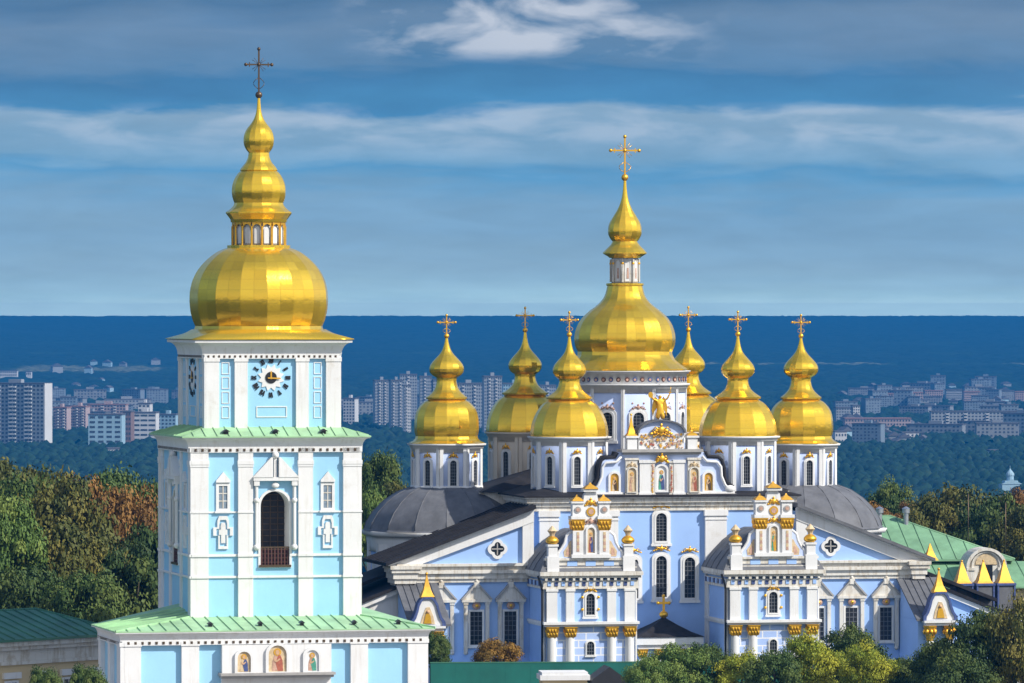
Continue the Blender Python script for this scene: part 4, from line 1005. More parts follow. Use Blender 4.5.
    for x in (-.85, .85):
        mb = MB(TF); mb.lathe([[(.34, -.5), (.31, 4.6)]], 10, 0, (x, -.42)); cm = mb.build('column', M['white'], cath)
        mb = MB(TF); mb.lathe([[(.33, 4.6), (.36, 4.9), (.5, 5.5), (.58, 5.8)], [(.6, 5.8), (.6, 5.86)]], 8, 0, (x, -.42), res=.2)
        for q in range(8): mb.ball((x+.48*math.cos(q*.785), -.42+.48*math.sin(q*.785), 5.35), .15, 0, 6, 4, (1, 1, 1.6))
        mb.build('capital', M['gold_leaf'], cm)
    kk = [(-1.32, 6.28), (1.32, 6.28), (1.28, 6.62), (1.05, 6.95), (.86, 7.5), (.74, 8.0), (.52, 8.4), (.3, 8.55), (-.3, 8.55), (-.52, 8.4), (-.74, 8.0), (-.86, 7.5), (-1.05, 6.95), (-1.28, 6.62)]
    mb = MB(TF); mb.prism(kk, -.55, .3, 0); mb.ring([(a*1.14, 6.24+(b-6.24)*1.05) for a, b in kk], [(a*.93, 6.28+(b-6.28)*.97) for a, b in kk], -.68, .4, 1); ks = mb.build('lobed_gable', [M['white'], M['navy']], cath)
    mb = MB(TF); mb.prism([(-.6, 6.45), (.62, 6.45), (.45, 7.05), (.15, 7.8), (-.15, 7.85), (-.45, 7.1)], -.6, -.5, 0); mb.prism([(-.3, 6.5), (.35, 6.5), (.2, 7.2), (0, 7.5), (-.22, 7.1)], -.66, -.55, 1); mb.ball((0, -.6, 7.45), .16, 2, 8, 5); mb.build('painting', [M['tan'], M['gold_leaf'], M['skin']], ks)
    mb = MB(TF); mb.box(-.5, .5, -.6, .4, 8.5, 8.68); mb.lathe([[(.80, 8.68), (.66, 8.85), (.44, 9.2), (.24, 9.75), (.12, 10.2), (.05, 10.5)]], 4, 0, (0, -.1)); mb.ball((0, -.1, 10.55), .13, 0, 6, 4); mb.build('gilt_spire', M['gold_paint'], cath)
    if sx < 0: continue
    mb = MB(TS @ Matrix.Translation((XE+.3, 0, 0))); mb.lathe([[(.85, 11.0), (.6, 11.25), (.3, 11.8), (.05, 12.4)]], 4, 0, (0, -.4)); mb.build('gilt_spire', M['gold_paint'], cath)
# --- projecting bays with gilded aedicules
brick, bt, bp = newmat('ashlar_blue_blocks')
bx = N(bt, 'ShaderNodeTexBrick'); bx.inputs['Color1'].default_value = (.36, .50, .84, 1); bx.inputs['Color2'].default_value = (.42, .55, .86, 1); bx.inputs['Mortar'].default_value = (.76, .78, .84, 1)
bx.inputs['Scale'].default_value = 1.0; bx.inputs['Mortar Size'].default_value = .055; bx.inputs['Brick Width'].default_value = 1.25; bx.inputs['Row Height'].default_value = .62
btc = N(bt, 'ShaderNodeTexCoord'); bsep = N(bt, 'ShaderNodeSeparateXYZ'); bcm = N(bt, 'ShaderNodeCombineXYZ'); bt.links.new(btc.outputs['Object'], bsep.inputs[0])
bt.links.new(bsep.outputs[0], bcm.inputs[0]); bt.links.new(bsep.outputs[2], bcm.inputs[1]); bt.links.new(bcm.outputs[0], bx.inputs['Vector']); bt.links.new(bx.outputs[0], bp.inputs['Base Color']); bp.inputs['Roughness'].default_value = .8
M['ashlar'] = brick
def capital(mb, x, y, z0, z1, w, mi=0):
    mb.add([(x-w*.36, y-w*.36, z0), (x+w*.36, y-w*.36, z0), (x+w*.36, y+w*.36, z0), (x-w*.36, y+w*.36, z0), (x-w*.5, y-w*.5, z1), (x+w*.5, y-w*.5, z1), (x+w*.5, y+w*.5, z1), (x-w*.5, y+w*.5, z1)], [(0, 1, 5, 4), (1, 2, 6, 5), (2, 3, 7, 6), (3, 0, 4, 7), (4, 5, 6, 7), (3, 2, 1, 0)], mi)
    h = z1-z0
    for i in range(4):
        t = -.36+.24*i
        for j, (zl, zh, o_) in enumerate(((.05, .5, .03), (.35, .92, .05))):
            tt_ = t+(.10 if j else 0)
            if tt_ > .42: continue
            for q in range(3):      # front and the two sides
                Tq = Matrix.Translation((x, y, 0)) @ Matrix.Rotation((q-1)*math.pi/2, 4, 'Z'); keep = mb.T; mb.T = keep @ Tq
                yy = -w*(.36+.14*zh)
                mb.add([(tt_*w-w*.09, yy+w*.06, z0+h*zl), (tt_*w+w*.09, yy+w*.06, z0+h*zl), (tt_*w+w*.10, yy-w*o_, z0+h*zh), (tt_*w-w*.10, yy-w*o_, z0+h*zh), (tt_*w, yy-w*(.03+o_), z0+h*(zl+zh)/2)], [(0, 1, 4), (1, 2, 4), (2, 3, 4), (3, 0, 4)], mi)
                mb.T = keep
    mb.box(x-w*.54, x+w*.54, y-w*.54, y+w*.54, z1-.002, z1+.07, mi)
def medallion(mb, x, y, z, r, m1, m2):
    mb.prism([(x+r*math.cos(i*math.pi/6), z+r*math.sin(i*math.pi/6)) for i in range(12)], y-.07, y+.01, m1); mb.prism([(x+r*.6*math.cos(i*math.pi/6), z+r*.6*math.sin(i*math.pi/6)) for i in range(12)], y-.1, y-.05, m2)
for bxc in (-7.77, 7.77):
    TB = Matrix.Translation((bxc, -7.4, 0)); H = 3.85; rob = 'red' if bxc < 0 else 'teal'
    mb = MB(TB); mb.box(-H, H, 0, 7.42, -.5, 10.0); bw = mb.build('bay_wall', M['blue'], cath)
    mb = MB(TB); mb.box(-3.5, 3.5, -.06, .0, -.3, 6.05); mb.build('ashlar_panel', M['ashlar'], bw)
    mb = MB(TB); mb.box(-H-.1, H+.1, -.42, 7.4, 6.1, 6.28); mb.box(-H-.2, H+.2, -.62, 7.4, 6.28, 6.5); mb.build('string_course', M['white'], bw)
    for a, b in ((-3.72, -2.82), (-2.08, -1.38), (1.40, 2.14), (2.88, 3.72)):
        mb = MB(TB); mb.box(a, b, -.3, .02, 6.5, 9.1); mb.box(a-.06, b+.06, -.37, .01, 9.0, 9.2); mb.build('pilaster', M['white'], bw)
        c = (a+b)/2; mb = MB(TB); mb.lathe([[(.46, -.5), (.46, .2)], [(.4, .25), (.36, 5.23)]], 12, 0, (c, -.1), smooth_u=True); cm = mb.build('column', M['white'], cath)
        mb = MB(TB); capital(mb, c, -.1, 5.22, 6.0, 1.0); mb.build('capital', M['gold_leaf'], cm)
    for xw in (-1, 1):   # white corner strips round the side
        mb = MB(TB); mb.box(xw*H-.16 if xw > 0 else -H-.12, xw*H+.12 if xw > 0 else -H+.16, .0, .8, 0, 9.2); mb.box(xw*H-.16 if xw > 0 else -H-.12, xw*H+.12 if xw > 0 else -H+.16, 6.4, 7.2, 0, 9.2); mb.build('pilaster', M['white'], bw)
    mb = MB(TB)
    for i in range(13):
        x = -3.5+i*7.0/12; mb.box(x-.14, x+.14, -.33, -.26, 9.45, 9.78, 1 + i % 2); mb.box(x-.29-.12, x-.29+.08, -.55, -.28, 9.9, 10.1, 0)
    mb.box(-H-.2, H+.2, -.29, 7.3, 9.2, 9.36); mb.box(-H-.16, H+.16, -.27, 7.3, 9.36, 9.9); mb.box(-H-.34, H+.34, -.55, 7.3, 10.1, 10.3); mb.box(-H-.5, H+.5, -.72, 7.3, 10.3, 10.62)
    for i in range(10): y = .5+i*.7; mb.box(-H-.22, -H-.14, y-.19, y+.19, 9.42, 9.82, 1+i % 2)
    mb.build('bay_entablature', [M['white_old'], M['blue'], M['navy']], bw)
    arch_window(cath, TB @ Matrix.Translation((0, 0, 7.05)), .72, 1.75, .26, bars=(3, 5), proud=.16)
    mb = MB(TB); flourish(mb, 0, 9.15, .9, .55, -.22)
    for sx in (-1, 1):
        for z in (7.5, 8.5): mb.ball((sx*.68, -.16, z), .13, 0, 6, 4)
    mb.build('gilt_crown', M['gold_leaf'], bw)
    arch_window(cath, TB @ Matrix.Translation((0, -.06, 3.75)), .62, 1.1, .14, bars=(3, 3), proud=.08)
    # curved hipped roof
    mb = MB(TB); lv = [(-.45, 10.64), (-.1, 11.3), (.5, 12.1), (1.3, 12.9), (2.2, 13.5), (3.1, 13.9), (3.3, 13.95)]
    v = []
    for i_, z in lv: v += [(-H+i_, i_, z), (H-i_, i_, z), (H-i_, 7.4, z), (-H+i_, 7.4, z)]
    mb.add(v, [(j*4+i, j*4+(i+1) % 4, (j+1)*4+(i+1) % 4, (j+1)*4+i) for j in range(len(lv)-1) for i in range(4)]+[(len(lv)*4-4, len(lv)*4-3, len(lv)*4-2, len(lv)*4-1)])
    for sx in (-1, 1):
        for yy in (2.2, 4.0, 5.8): mb.tube([(sx*(H-i_+.01), yy, z) for i_, z in lv if i_ < yy], .05, 0, 4)
    mb.build('bay_roof', M['roof_grey'], cath)
    # parapet with pedestals and gilt urns
    mb = MB(TB); mb.box(-H-.05, H+.05, -.3, .3, 10.62, 11.0, 0); mb.box(-H+.1, H-.1, -.18, .2, 11.0, 11.55, 0); mb.box(-H-.0, H+.0, -.34, .3, 11.55, 11.75, 0)
    for a, b in ((-1.9, -.9), (.9, 1.9)): pass
    for x in (-1.55, 0, 1.55): mb.box(x-.42, x+.42, -.21, -.15, 11.05, 11.5, 1)
    mb.build('parapet', [M['white_old'], M['blue']], cath)
    for x in (-3.2, 3.2):
        mb = MB(TB); mb.box(x-.5, x+.5, -.45, .45, 10.64, 11.9); mb.box(x-.38, x+.38, -.34, .34, 11.9, 12.7); mb.box(x-.46, x+.46, -.42, .42, 12.7, 12.88); pd = mb.build('pedestal', M['white'], cath)
        mb = MB(TB); mb.lathe([[(.3, 12.88), (.52, 13.02), (.55, 13.25), (.36, 13.46)], [(.36, 13.46), (.2, 13.55)]], 10, 0, (x, 0), res=.12, smooth_u=True); mb.lathe([[(.2, 13.55), (.24, 13.75), (.42, 13.98)], [(.42, 13.98), (.3, 14.1), (.05, 14.4)]], 8, 0, (x, 0), 1, res=.12); mb.build('gilt_urn', [M['gold_leaf'], M['tan']], pd)
    for sx in (-1, 1):   # side scrolls
        mb = MB(TB @ Matrix.Scale(sx, 4, (1, 0, 0))); sc = [(1.5, 11.75), (2.75, 11.75), (2.7, 12.2), (2.4, 12.55), (2.15, 13.0), (2.0, 13.6), (1.5, 14.0)]
        mb.prism(sc, -.1, .3, 0); mb.tube([(a, -.05, b) for a, b in sc[1:]], .12, 1, 6); mb.prism([(1.6, 11.85), (2.2, 11.85), (2.25, 12.3), (1.95, 12.7), (1.75, 13.1), (1.6, 13.2)], -.14, -.09, 2); mb.prism([(1.75, 11.9), (2.1, 12.0), (1.95, 12.5), (1.75, 12.6)], -.16, -.13, 3); mb.build('side_scroll', [M['pale_blue'], M['white'], M['tan'], M['pink']], cath)
    mb = MB(TB); mb.box(-1.65, 1.65, -.5, .45, 11.75, 12.05)
    for x in (-1.12, 1.12):
        mb.box(x-.42, x+.42, -.42, .4, 12.05, 14.0); mb.box(x-.60, x+.60, -.6, .55, 14.95, 15.2); mb.box(x-.44, x+.44, -.36, .4, 15.2, 16.25); mb.box(x-.56, x+.56, -.48, .5, 16.25, 16.42)
    mb.prism([(-.7, 12.05), (.7, 12.05), (.7, 16.0), (.55, 16.9), (.35, 17.2), (-.35, 17.2), (-.55, 16.9), (-.7, 16.0)], -.25, .4); mb.box(-.66, .66, -.5, .5, 17.2, 17.42)
    ae = mb.build('aedicule', M['white'], cath)
    for x in (-1.12, 1.12): mb = MB(TB); capital(mb, x, 0, 14.0, 14.86, 1.12); mb.build('capital', M['gold_leaf'], ae)
    for x, z, r_ in ((-1.12, 16.43, .72), (1.12, 16.43, .72), (0, 17.43, .85)): mb = MB(TB); mb.lathe([[(r_, z), (r_*.7, z+.18), (r_*.22, z+.36), (.05, z+.52)]], 4, 0, (x, 0)); mb.build('gilt_cap', M['gold_paint'], ae)
    mb = MB(TB); rs = random.Random(int(bxc))
    for x in (-1.12, 1.12):
        medallion(mb, x, -.37, 15.72, .27, 0, 1)
        for k in range(6): mb.prism([(x-.11, 12.28+k*.27), (x+.12, 12.28+k*.27), (x+.10, 12.54+k*.27), (x-.10, 12.53+k*.27)], -.45, -.41, (1, 3)[k % 2])
    medallion(mb, 0, -.26, 15.55, .38, 2, 1); flourish(mb, 0, 16.3, .9, .7, -.3, 2); flourish(mb, 0, 14.75, .9, .6, -.32, 1 if bxc < 0 else 2)
    mb.build('gilt_relief', [M['grey'], M['pink'], M['gold_leaf'], M['tan']], ae)
    icon(cath, TB @ Matrix.Translation((0, -.26, 12.15)), .62, 2.1, rob, 'tan', 'navy' if bxc < 0 else 'gold_paint', fw=.13)
    # rainwater pipe down the left corner
    mb = MB(TB); mb.tube([(-H-.62, -.3, 10.3), (-H-.3, -.12, 9.5), (-H-.22, -.1, 9.0), (-H-.22, -.1, 0)], .09, 0, 6); mb.build('drainpipe', M['iron'], bw)
# --- small porch before the middle door
TPo = Matrix.Translation((-.3, -2.2, 0)); mb = MB(TPo); mb.box(-2.55, 2.55, -2.0, 2.3, -.5, 4.0); po = mb.build('porch_wall', M['blue'], cath)
mb = MB(TPo); mb.box(-2.7, 2.7, -2.2, 2.2, 4.0, 4.35); mb.box(-2.85, 2.85, -2.4, 2.2, 4.35, 4.95)
for x in (-2.3, -.9, .9, 2.3): mb.box(x-.3, x+.3, -2.25, -1.9, -.5, 3.3)
mb.build('porch_cornice', M['white'], po)
for x in (-2.3, -.9, .9, 2.3): mb = MB(TPo); capital(mb, x, -2.08, 3.3, 3.9, .75); mb.build('capital', M['gold_leaf'], po)
mb = MB(TPo); lv = [(2.95, 2.5, 4.97), (2.0, 1.7, 5.35), (1.0, .85, 5.9), (.15, .13, 6.45)]; v = []
for a, b, z in lv: v += [(-a, -b, z), (a, -b, z), (a, b, z), (-a, b, z)]
mb.add(v, [(j*4+i, j*4+(i+1) % 4, (j+1)*4+(i+1) % 4, (j+1)*4+i) for j in range(3) for i in range(4)]+[(12, 13, 14, 15), (3, 2, 1, 0)]); mb.build('porch_roof', M['roof_dark'], cath)
mb = MB(TPo); mb.lathe([[(.12, 6.4), (.34, 6.6), (.38, 6.8), (.2, 7.0), (.08, 7.05)]], 8, 0, (0, 0), res=.1, smooth_u=True); mb.box(-.09, .09, -.08, .08, 7.0, 8.25); mb.box(-.45, .45, -.075, .075, 7.6, 7.8)
for x, z in ((-.48, 7.7), (.48, 7.7), (0, 8.28)): mb.ball((x, 0, z), .15, 0, 7, 5)
mb.build('cross', M['gold_leaf'], cath)
# three gilt pyramids over dark roof lanterns on the far right
mb = MB(); mb.box(29.6, 35.0, 2.2, 9, -.5, 6.3); ex = mb.build('low_wall', M['white'], cath)
mb = MB(); mb.box(29.3, 35.4, 1.9, 9.4, 6.3, 6.55); mb.build('low_roof', M['roof_dark'], cath)
for x in (27.5, 29.4, 31.25):
    mb = MB(trs(x, 4.4, 0)); mb.box(-.72, .72, -.72, .72, 6.2, 8.55, 0); mb.box(-.8, -.66, -.8, .8, 6.2, 8.6, 1); mb.box(.66, .8, -.8, .8, 6.2, 8.6, 1); mb.box(-.85, .85, -.85, .85, 8.6, 8.8, 1); la = mb.build('roof_lantern', [M['roof_grey'], M['navy']], cath)
    mb = MB(trs(x, 4.4, 0)); mb.lathe([[(1.02, 8.8), (.74, 9.05), (.05, 10.7)]], 4, 0); mb.ball((0, 0, 10.7), .1, 0, 6, 4); mb.build('gilt_spire', M['gold_paint'], la)
# --- statue on the round pediment
stt = thing('statue', 'gilded winged archangel statue with raised arms standing on top of the round gable', 'statue', tuple(Matrix.Translation((CX, CY, 0)) @ Matrix.Rotation(PHI_C, 4, 'Z') @ Vector((-.05, .1, 22.95))), PHI_C)
me = bpy.data.meshes.new('figure')
J = [(0, 0, .95, .26), (0, -.02, 1.25, .23), (0, -.02, 1.55, .24), (0, 0, 1.76, .10), (0, -.05, 2.08, .19),
     (-.16, 0, .5, .27), (-.2, -.02, .02, .27), (.16, -.03, .5, .27), (.22, -.12, .02, .28),
     (-.30, 0, 1.62, .12), (-.62, -.05, 1.74, .10), (-.84, -.08, 2.12, .08), (.30, 0, 1.62, .12), (.6, -.1, 1.78, .10), (.80, -.12, 2.2, .08)]
E = [(0, 1), (1, 2), (2, 3), (3, 4), (0, 5), (5, 6), (0, 7), (7, 8), (2, 9), (9, 10), (10, 11), (2, 12), (12, 13), (13, 14)]
me.from_pydata([j[:3] for j in J], E, []); fo = put('figure', me, stt); me.materials.append(M['gold_leaf'])
sk = fo.modifiers.new('skin', 'SKIN')
for i, j in enumerate(J): me.skin_vertices[0].data[i].radius = (j[3], j[3]*.85); me.skin_vertices[0].data[i].use_root = (i == 0)
fo.modifiers.new('sub', 'SUBSURF').levels = 2; fo.modifiers['sub'].render_levels = 2
for sx in (-1, 1):
    mb = MB(Matrix.Scale(sx, 4, (1, 0, 0))); mb.prism([(.10, 1.0), (.30, .95), (.50, .62), (.58, .30), (.66, .8), (.62, 1.25), (.50, 1.7), (.34, 1.95), (.12, 1.6)], .16, .26); mb.build('wing', M['gold_leaf'], stt)
mb = MB(); mb.tube([(.80, -.12, 2.15), (.90, -.14, 2.8)], [.05, .02], 0, 5); mb.box(.69, .95, -.17, -.1, 2.26, 2.32); mb.build('sword', M['gold_leaf'], stt)
mb = MB(); mb.prism([(-.86+.2*math.cos(i*.524), 2.1+.26*math.sin(i*.524)) for i in range(12)], -.2, -.12); mb.build('shield', M['gold_leaf'], stt)
# ------------------------------------------------------------------ hall with the green roof, range beside the tower, fence
def hip(mb, x0, x1, y0, y1, ze, zr, r0, r1, mi=0, seam=1.1, thick=.18):
    """hipped roof, ridge along x from r0 to r1"""
    yc = (y0+y1)/2
    v = [(x0, y0, ze), (x1, y0, ze), (x1, y1, ze), (x0, y1, ze), (r0, yc, zr), (r1, yc, zr)]+[(x0, y0, ze-thick), (x1, y0, ze-thick), (x1, y1, ze-thick), (x0, y1, ze-thick)]
    mb.add(v, [(0, 1, 5, 4), (1, 2, 5), (2, 3, 4, 5), (3, 0, 4), (6, 7, 1, 0), (7, 8, 2, 1), (8, 9, 3, 2), (9, 6, 0, 3), (9, 8, 7, 6)], mi)
    x = x0+seam
    while x < x1-.2:
        t_ = 1.0
        if x < r0: t_ = (x-x0)/(r0-x0)
        elif x > r1: t_ = (x1-x)/(x1-r1)
        mb.tube([(x, y0, ze+.03), (x, y0+(yc-y0)*t_, ze+(zr-ze)*t_+.03)], .055, mi, 4); mb.tube([(x, y1, ze+.03), (x, y1-(yc-y0)*t_, ze+(zr-ze)*t_+.03)], .055, mi, 4); x += seam
    mb.tube([(x0, y0, ze), (r0, yc, zr), (r1, yc, zr), (x1, y0, ze)], .09, mi, 5)
hall = thing('hall', 'cream hall with a big green hipped roof and an arched white dormer', 'hall', (32.0, 556.0, 0), R(9))
mb = MB(); mb.box(-6, 12.6, -5, 9, -.5, 8.9); hw = mb.build('wall', M['cream'], hall)
mb = MB(); mb.box(-6.3, 12.9, -5.3, 9.3, 8.5, 8.95); mb.build('cornice', M['white'], hw)
mb = MB(); hip(mb, -6.9, 13.4, -5.8, 9.6, 9.35, 13.1, -3.0, 3.4, 0, 1.35); mb.build('roof', M['hall_green'], hall)
mb = MB(); mb.box(-6, 18.5, -9.5, -5, -.5, 6.9); lw = mb.build('lower_wall', M['cream'], hall)
mb = MB(); mb.add([(-6.5, -10.2, 7.0), (19.2, -10.2, 7.0), (19.2, -4.9, 9.1), (-6.5, -4.9, 9.1), (-6.5, -10.2, 6.85), (19.2, -10.2, 6.85), (19.2, -4.9, 8.8), (-6.5, -4.9, 8.8)], [(0, 1, 2, 3), (7, 6, 5, 4), (0, 4, 5, 1), (1, 5, 6, 2), (2, 6, 7, 3), (3, 7, 4, 0)])
for k in range(1, 19): x = -6.5+k*1.35; mb.tube([(x, -10.2, 7.03), (x, -4.9, 9.13)], .055, 0, 4)
mb.build('lower_roof', M['hall_green'], hall)
TD = Matrix.Translation((9.7, -9.6, 0))
mb = MB(TD); o_ = archpts(0, 6.9, 3.3, 3.4, 14); mb.prism(o_, -.3, 2.5, 0); mb.ring(grow(o_, 0, .25), o_, -.6, 2.2, 0)
mb.ring(grow(archpts(0, 7.2, 2.5, 2.9, 14), 0, .12), archpts(0, 7.2, 2.5, 2.9, 14), -.45, -.2, 0)
for sx in (-1, 1): mb.box(sx*1.45-.3, sx*1.45+.3, -.55, .1, 6.6, 8.5, 0); mb.box(sx*1.45-.42, sx*1.45+.42, -.65, .1, 8.5, 8.75, 0)
dmr = mb.build('dormer', M['white_old'], hall)
mb = MB(TD); mb.box(-.6, .6, -.36, -.29, 7.2, 9.0); mb.build('pane', M['glass'], dmr)
mb = MB(TD); mb.prism(archpts(0, 9.05, 2.0, .95, 10), -.37, -.28); mb.build('painting', M['tan'], dmr)
for x, y in ((2.2, .9), (4.6, .5)):
    mb = MB(trs(x, y, 0)); mb.lathe([[(.24, 11.6), (.24, 13.4)], [(.36, 13.4), (.36, 13.8)], [(.40, 13.8), (.05, 14.0)]], 10, 0, smooth_u=True); mb.build('roof_vent', M['steel'], hall)
for x, y, z in ((9.8, -2.5, 10.2), (13.4, -2.2, 9.4)):
    mb = MB(); mb.tube([(x, y, z), (x, y, z+5.0)], .05, 0, 5); mb.build('lightning_rod', M['bronze'], hall)
annex = thing('annex', 'small green roofed annex at the right edge beside the hall', 'building', (55.5, 560, 0), R(9))
mb = MB(); mb.box(-5, 8, -4, 6, -.5, 8.0); mb.build('wall', M['cream'], annex)
mb = MB(); hip(mb, -5.6, 8.6, -4.6, 6.6, 8.1, 10.6, -1.5, 5, 0, 1.2); mb.build('roof', M['hall_green'], annex)
# range beside the bell tower, in its shadow
rg = thing('gate_range', 'long yellow range with a dark green roof left of the bell tower', 'building', (-30.0, 447.0, -.65), R(50))
mb = MB(); mb.box(-24, 1.0, 0, 9, -.5, 8.3); w_ = mb.build('wall', M['cream'], rg)
mb = MB(); mb.box(-24.2, 1.0, -.25, 9, 6.9, 7.15); mb.box(-24.2, 1.0, -.15, 9, 7.15, 8.0); mb.box(-24.3, 1.0, -.55, 9, 8.0, 8.3); mb.box(-24.4, 1.0, -.85, 9, 8.3, 8.62); mb.build('cornice', M['white_old'], w_)
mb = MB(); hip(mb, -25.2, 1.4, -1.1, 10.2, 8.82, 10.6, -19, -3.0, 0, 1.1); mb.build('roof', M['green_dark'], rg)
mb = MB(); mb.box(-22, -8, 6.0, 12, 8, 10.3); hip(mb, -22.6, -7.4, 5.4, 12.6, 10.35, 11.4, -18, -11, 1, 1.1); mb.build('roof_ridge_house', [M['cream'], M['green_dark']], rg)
for i in range(8):
    x = -22.2+i*3.0
    wn_ = rect_window(rg, Matrix.Translation((x, 0, 3.6)), 1.1, 2.0, .16, bars=(2, 3))
    mb = MB(Matrix.Translation((x, 0, 0))); mb.box(-.9, .9, -.22, .02, 5.9, 6.35); mb.build('hood', M['white'], wn_)
# green hoarding and what stands before it
fence = thing('hoarding_fence', 'tall plain dark teal hoarding in front of the cathedral', 'fence', (-6.5, 481.0, 0), R(3))
mb = MB(); mb.box(0, 46, -.06, .06, 0, 3.95)
for i in range(24): mb.box(i*2-.012, i*2+.012, -.07, -.05, 0, 3.94)
mb.build('panels', M['fence'], fence)
mb = MB(); mb.box(-.05, 46.05, -.09, .09, 3.95, 4.03); mb.build('top_rail', M['green_dark'], fence)
for i in range(12):
    mb = MB(); mb.box(i*4-.07, i*4+.07, .06, .2, 0, 3.8); mb.build('post', M['iron'], fence)
ko = thing('kiosk', 'white flat roofed kiosk before the teal hoarding', 'kiosk', (4.0, 470.5, 0), R(5))
ko.scale = (1, 1, 1.3)
mb = MB(); mb.box(-1.75, 1.75, -1.4, 1.4, 0, 2.55); kw = mb.build('wall', M['cream'], ko)
mb = MB(); mb.box(-1.95, 1.95, -1.65, 1.6, 2.55, 2.85); mb.box(-1.8, 1.8, -1.5, 1.5, 2.85, 3.02); mb.build('roof', M['white'], ko)
mb = MB(); mb.box(-1.3, 1.3, -1.44, -1.38, 1.0, 2.2); mb.build('window', M['glass'], kw)
st = thing('stall', 'small dark green stall with a pitched roof before the hoarding', 'stall', (7.4, 470.5, 0), R(8))
st.scale = (1, 1, 1.3)
mb = MB(); mb.box(-1.25, 1.25, -1.2, 1.2, 0, 2.35); sw = mb.build('wall', M['fence'], st)
mb = MB(); mb.prism([(-1.5, 2.35), (1.5, 2.35), (1.35, 2.6), (0, 3.35), (-1.35, 2.6)], -1.5, 1.4); mb.build('roof', M['iron'], st)
mb = MB(); mb.box(-.35, 1.05, -1.24, -1.18, .1, 2.2); mb.build('opening', M['black'], sw)  # black panel on the solid wall, painted as the unlit inside

# ------------------------------------------------------------------ trees
def leaf_crown(name, mat, seed, w=5.0, h=6.0, clumps=70, per=200, leaf=.19, lump=1.2, flat=1.0, ragged=False):
    rs = np.random.RandomState(seed); V = []; T_ = []
    cs = []
    while len(cs) < clumps:
        p_ = rs.uniform(-1, 1, 3); d = np.linalg.norm(p_)
        if d > 1 or d < .55: continue
        k = 1-.25*max(0, p_[2])**2; q = p_*np.array([w*k, w*k, h*.5])*rs.uniform(.82, 1.06)
        if p_[2] < -.75: continue
        cs.append((q, rs.uniform(.6, 1.5)*lump, rs.rand()))
    for c, r_, tn in cs:
        m_ = per
        dr = rs.normal(size=(m_, 3)); dr /= np.linalg.norm(dr, axis=1)[:, None]
        dr[:, 2] = np.where(rs.rand(m_) < .75, np.abs(dr[:, 2]), dr[:, 2])
        pos = c+dr*(r_*(rs.uniform(.35, 1.3, (m_, 1)) if ragged else rs.uniform(.72, 1.06, (m_, 1))))*np.array([1, 1, .8*flat])
        nn = dr+rs.normal(size=(m_, 3))*.42; nn /= np.linalg.norm(nn, axis=1)[:, None]
        up = rs.normal(size=(m_, 3)); u = np.cross(nn, up); u /= np.linalg.norm(u, axis=1)[:, None]; w2 = np.cross(nn, u)
        sz = leaf*rs.uniform(.6, 1.25, (m_, 1))
        V.append(np.stack([pos-u*sz, pos-w2*sz*.62, pos+u*sz, pos+w2*sz*.62], 1).reshape(-1, 3))
        t1 = np.clip(tn*.75+rs.rand(m_)*.25, 0, 1); T_.append(np.repeat(t1, 4))
    V = np.concatenate(V); F = np.arange(len(V)).reshape(-1, 4)
    return big_mesh(name, [V], [F], [np.concatenate(T_)], mat)
L = {
 'green': leaf_mat('mid_green_leaves', [(0, (.030, .062, .016)), (.5, (.062, .108, .022)), (1, (.14, .17, .034))]),
 'light': leaf_mat('light_green_leaves', [(0, (.05, .10, .02)), (.5, (.105, .175, .034)), (1, (.20, .25, .05))]),
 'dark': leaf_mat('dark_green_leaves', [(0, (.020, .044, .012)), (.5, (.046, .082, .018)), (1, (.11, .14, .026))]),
 'olive': leaf_mat('olive_turning_leaves', [(0, (.036, .056, .012)), (.5, (.098, .102, .018)), (1, (.20, .165, .03))]),
 'rust': leaf_mat('rust_brown_leaves', [(0, (.10, .055, .014)), (.5, (.19, .095, .022)), (1, (.28, .15, .035))]),
 'orange': leaf_mat('orange_leaves', [(0, (.09, .07, .012)), (.5, (.22, .12, .02)), (1, (.36, .20, .03))]),
 'yellow': leaf_mat('yellow_green_leaves', [(0, (.10, .16, .018)), (.5, (.22, .265, .022)), (1, (.40, .38, .03))]),
}
bark = plain('bark', (.085, .065, .05), .9, .3, 2)
CR = {}
for k_ in L:
    CR[k_] = [leaf_crown('crown', L[k_], sum(map(ord, k_))+10*q, clumps=78, per=330, leaf=.17, lump=1.1, ragged=True) for q in range(2)]
BU = {k_: leaf_crown('crown', L[k_], 5+sum(map(ord, k_)), 5, 6, 75, 330, .15, 1.05, ragged=True) for k_ in ('green', 'orange', 'yellow', 'light', 'dark', 'olive')}
def trunk_mesh(seed):
    rs = random.Random(seed); mb = MB()
    mb.tube([(0, 0, -.3), (.05, 0, 2.5), (-.05, .1, 5.5), (.1, 0, 9.5)], [.38, .28, .22, .08], 0, 8)
    for i in range(7):
        a = i*2.4+rs.random(); z = 3.2+i*.75; l = rs.uniform(2.2, 3.6)
        mb.tube([(0, 0, z), (l*.5*math.cos(a), l*.5*math.sin(a), z+1.0), (l*math.cos(a), l*math.sin(a), z+2.3)], [.14, .09, .03], 0, 6)
    return mb.mesh('trunk', bark)
TR = [trunk_mesh(i) for i in range(3)]
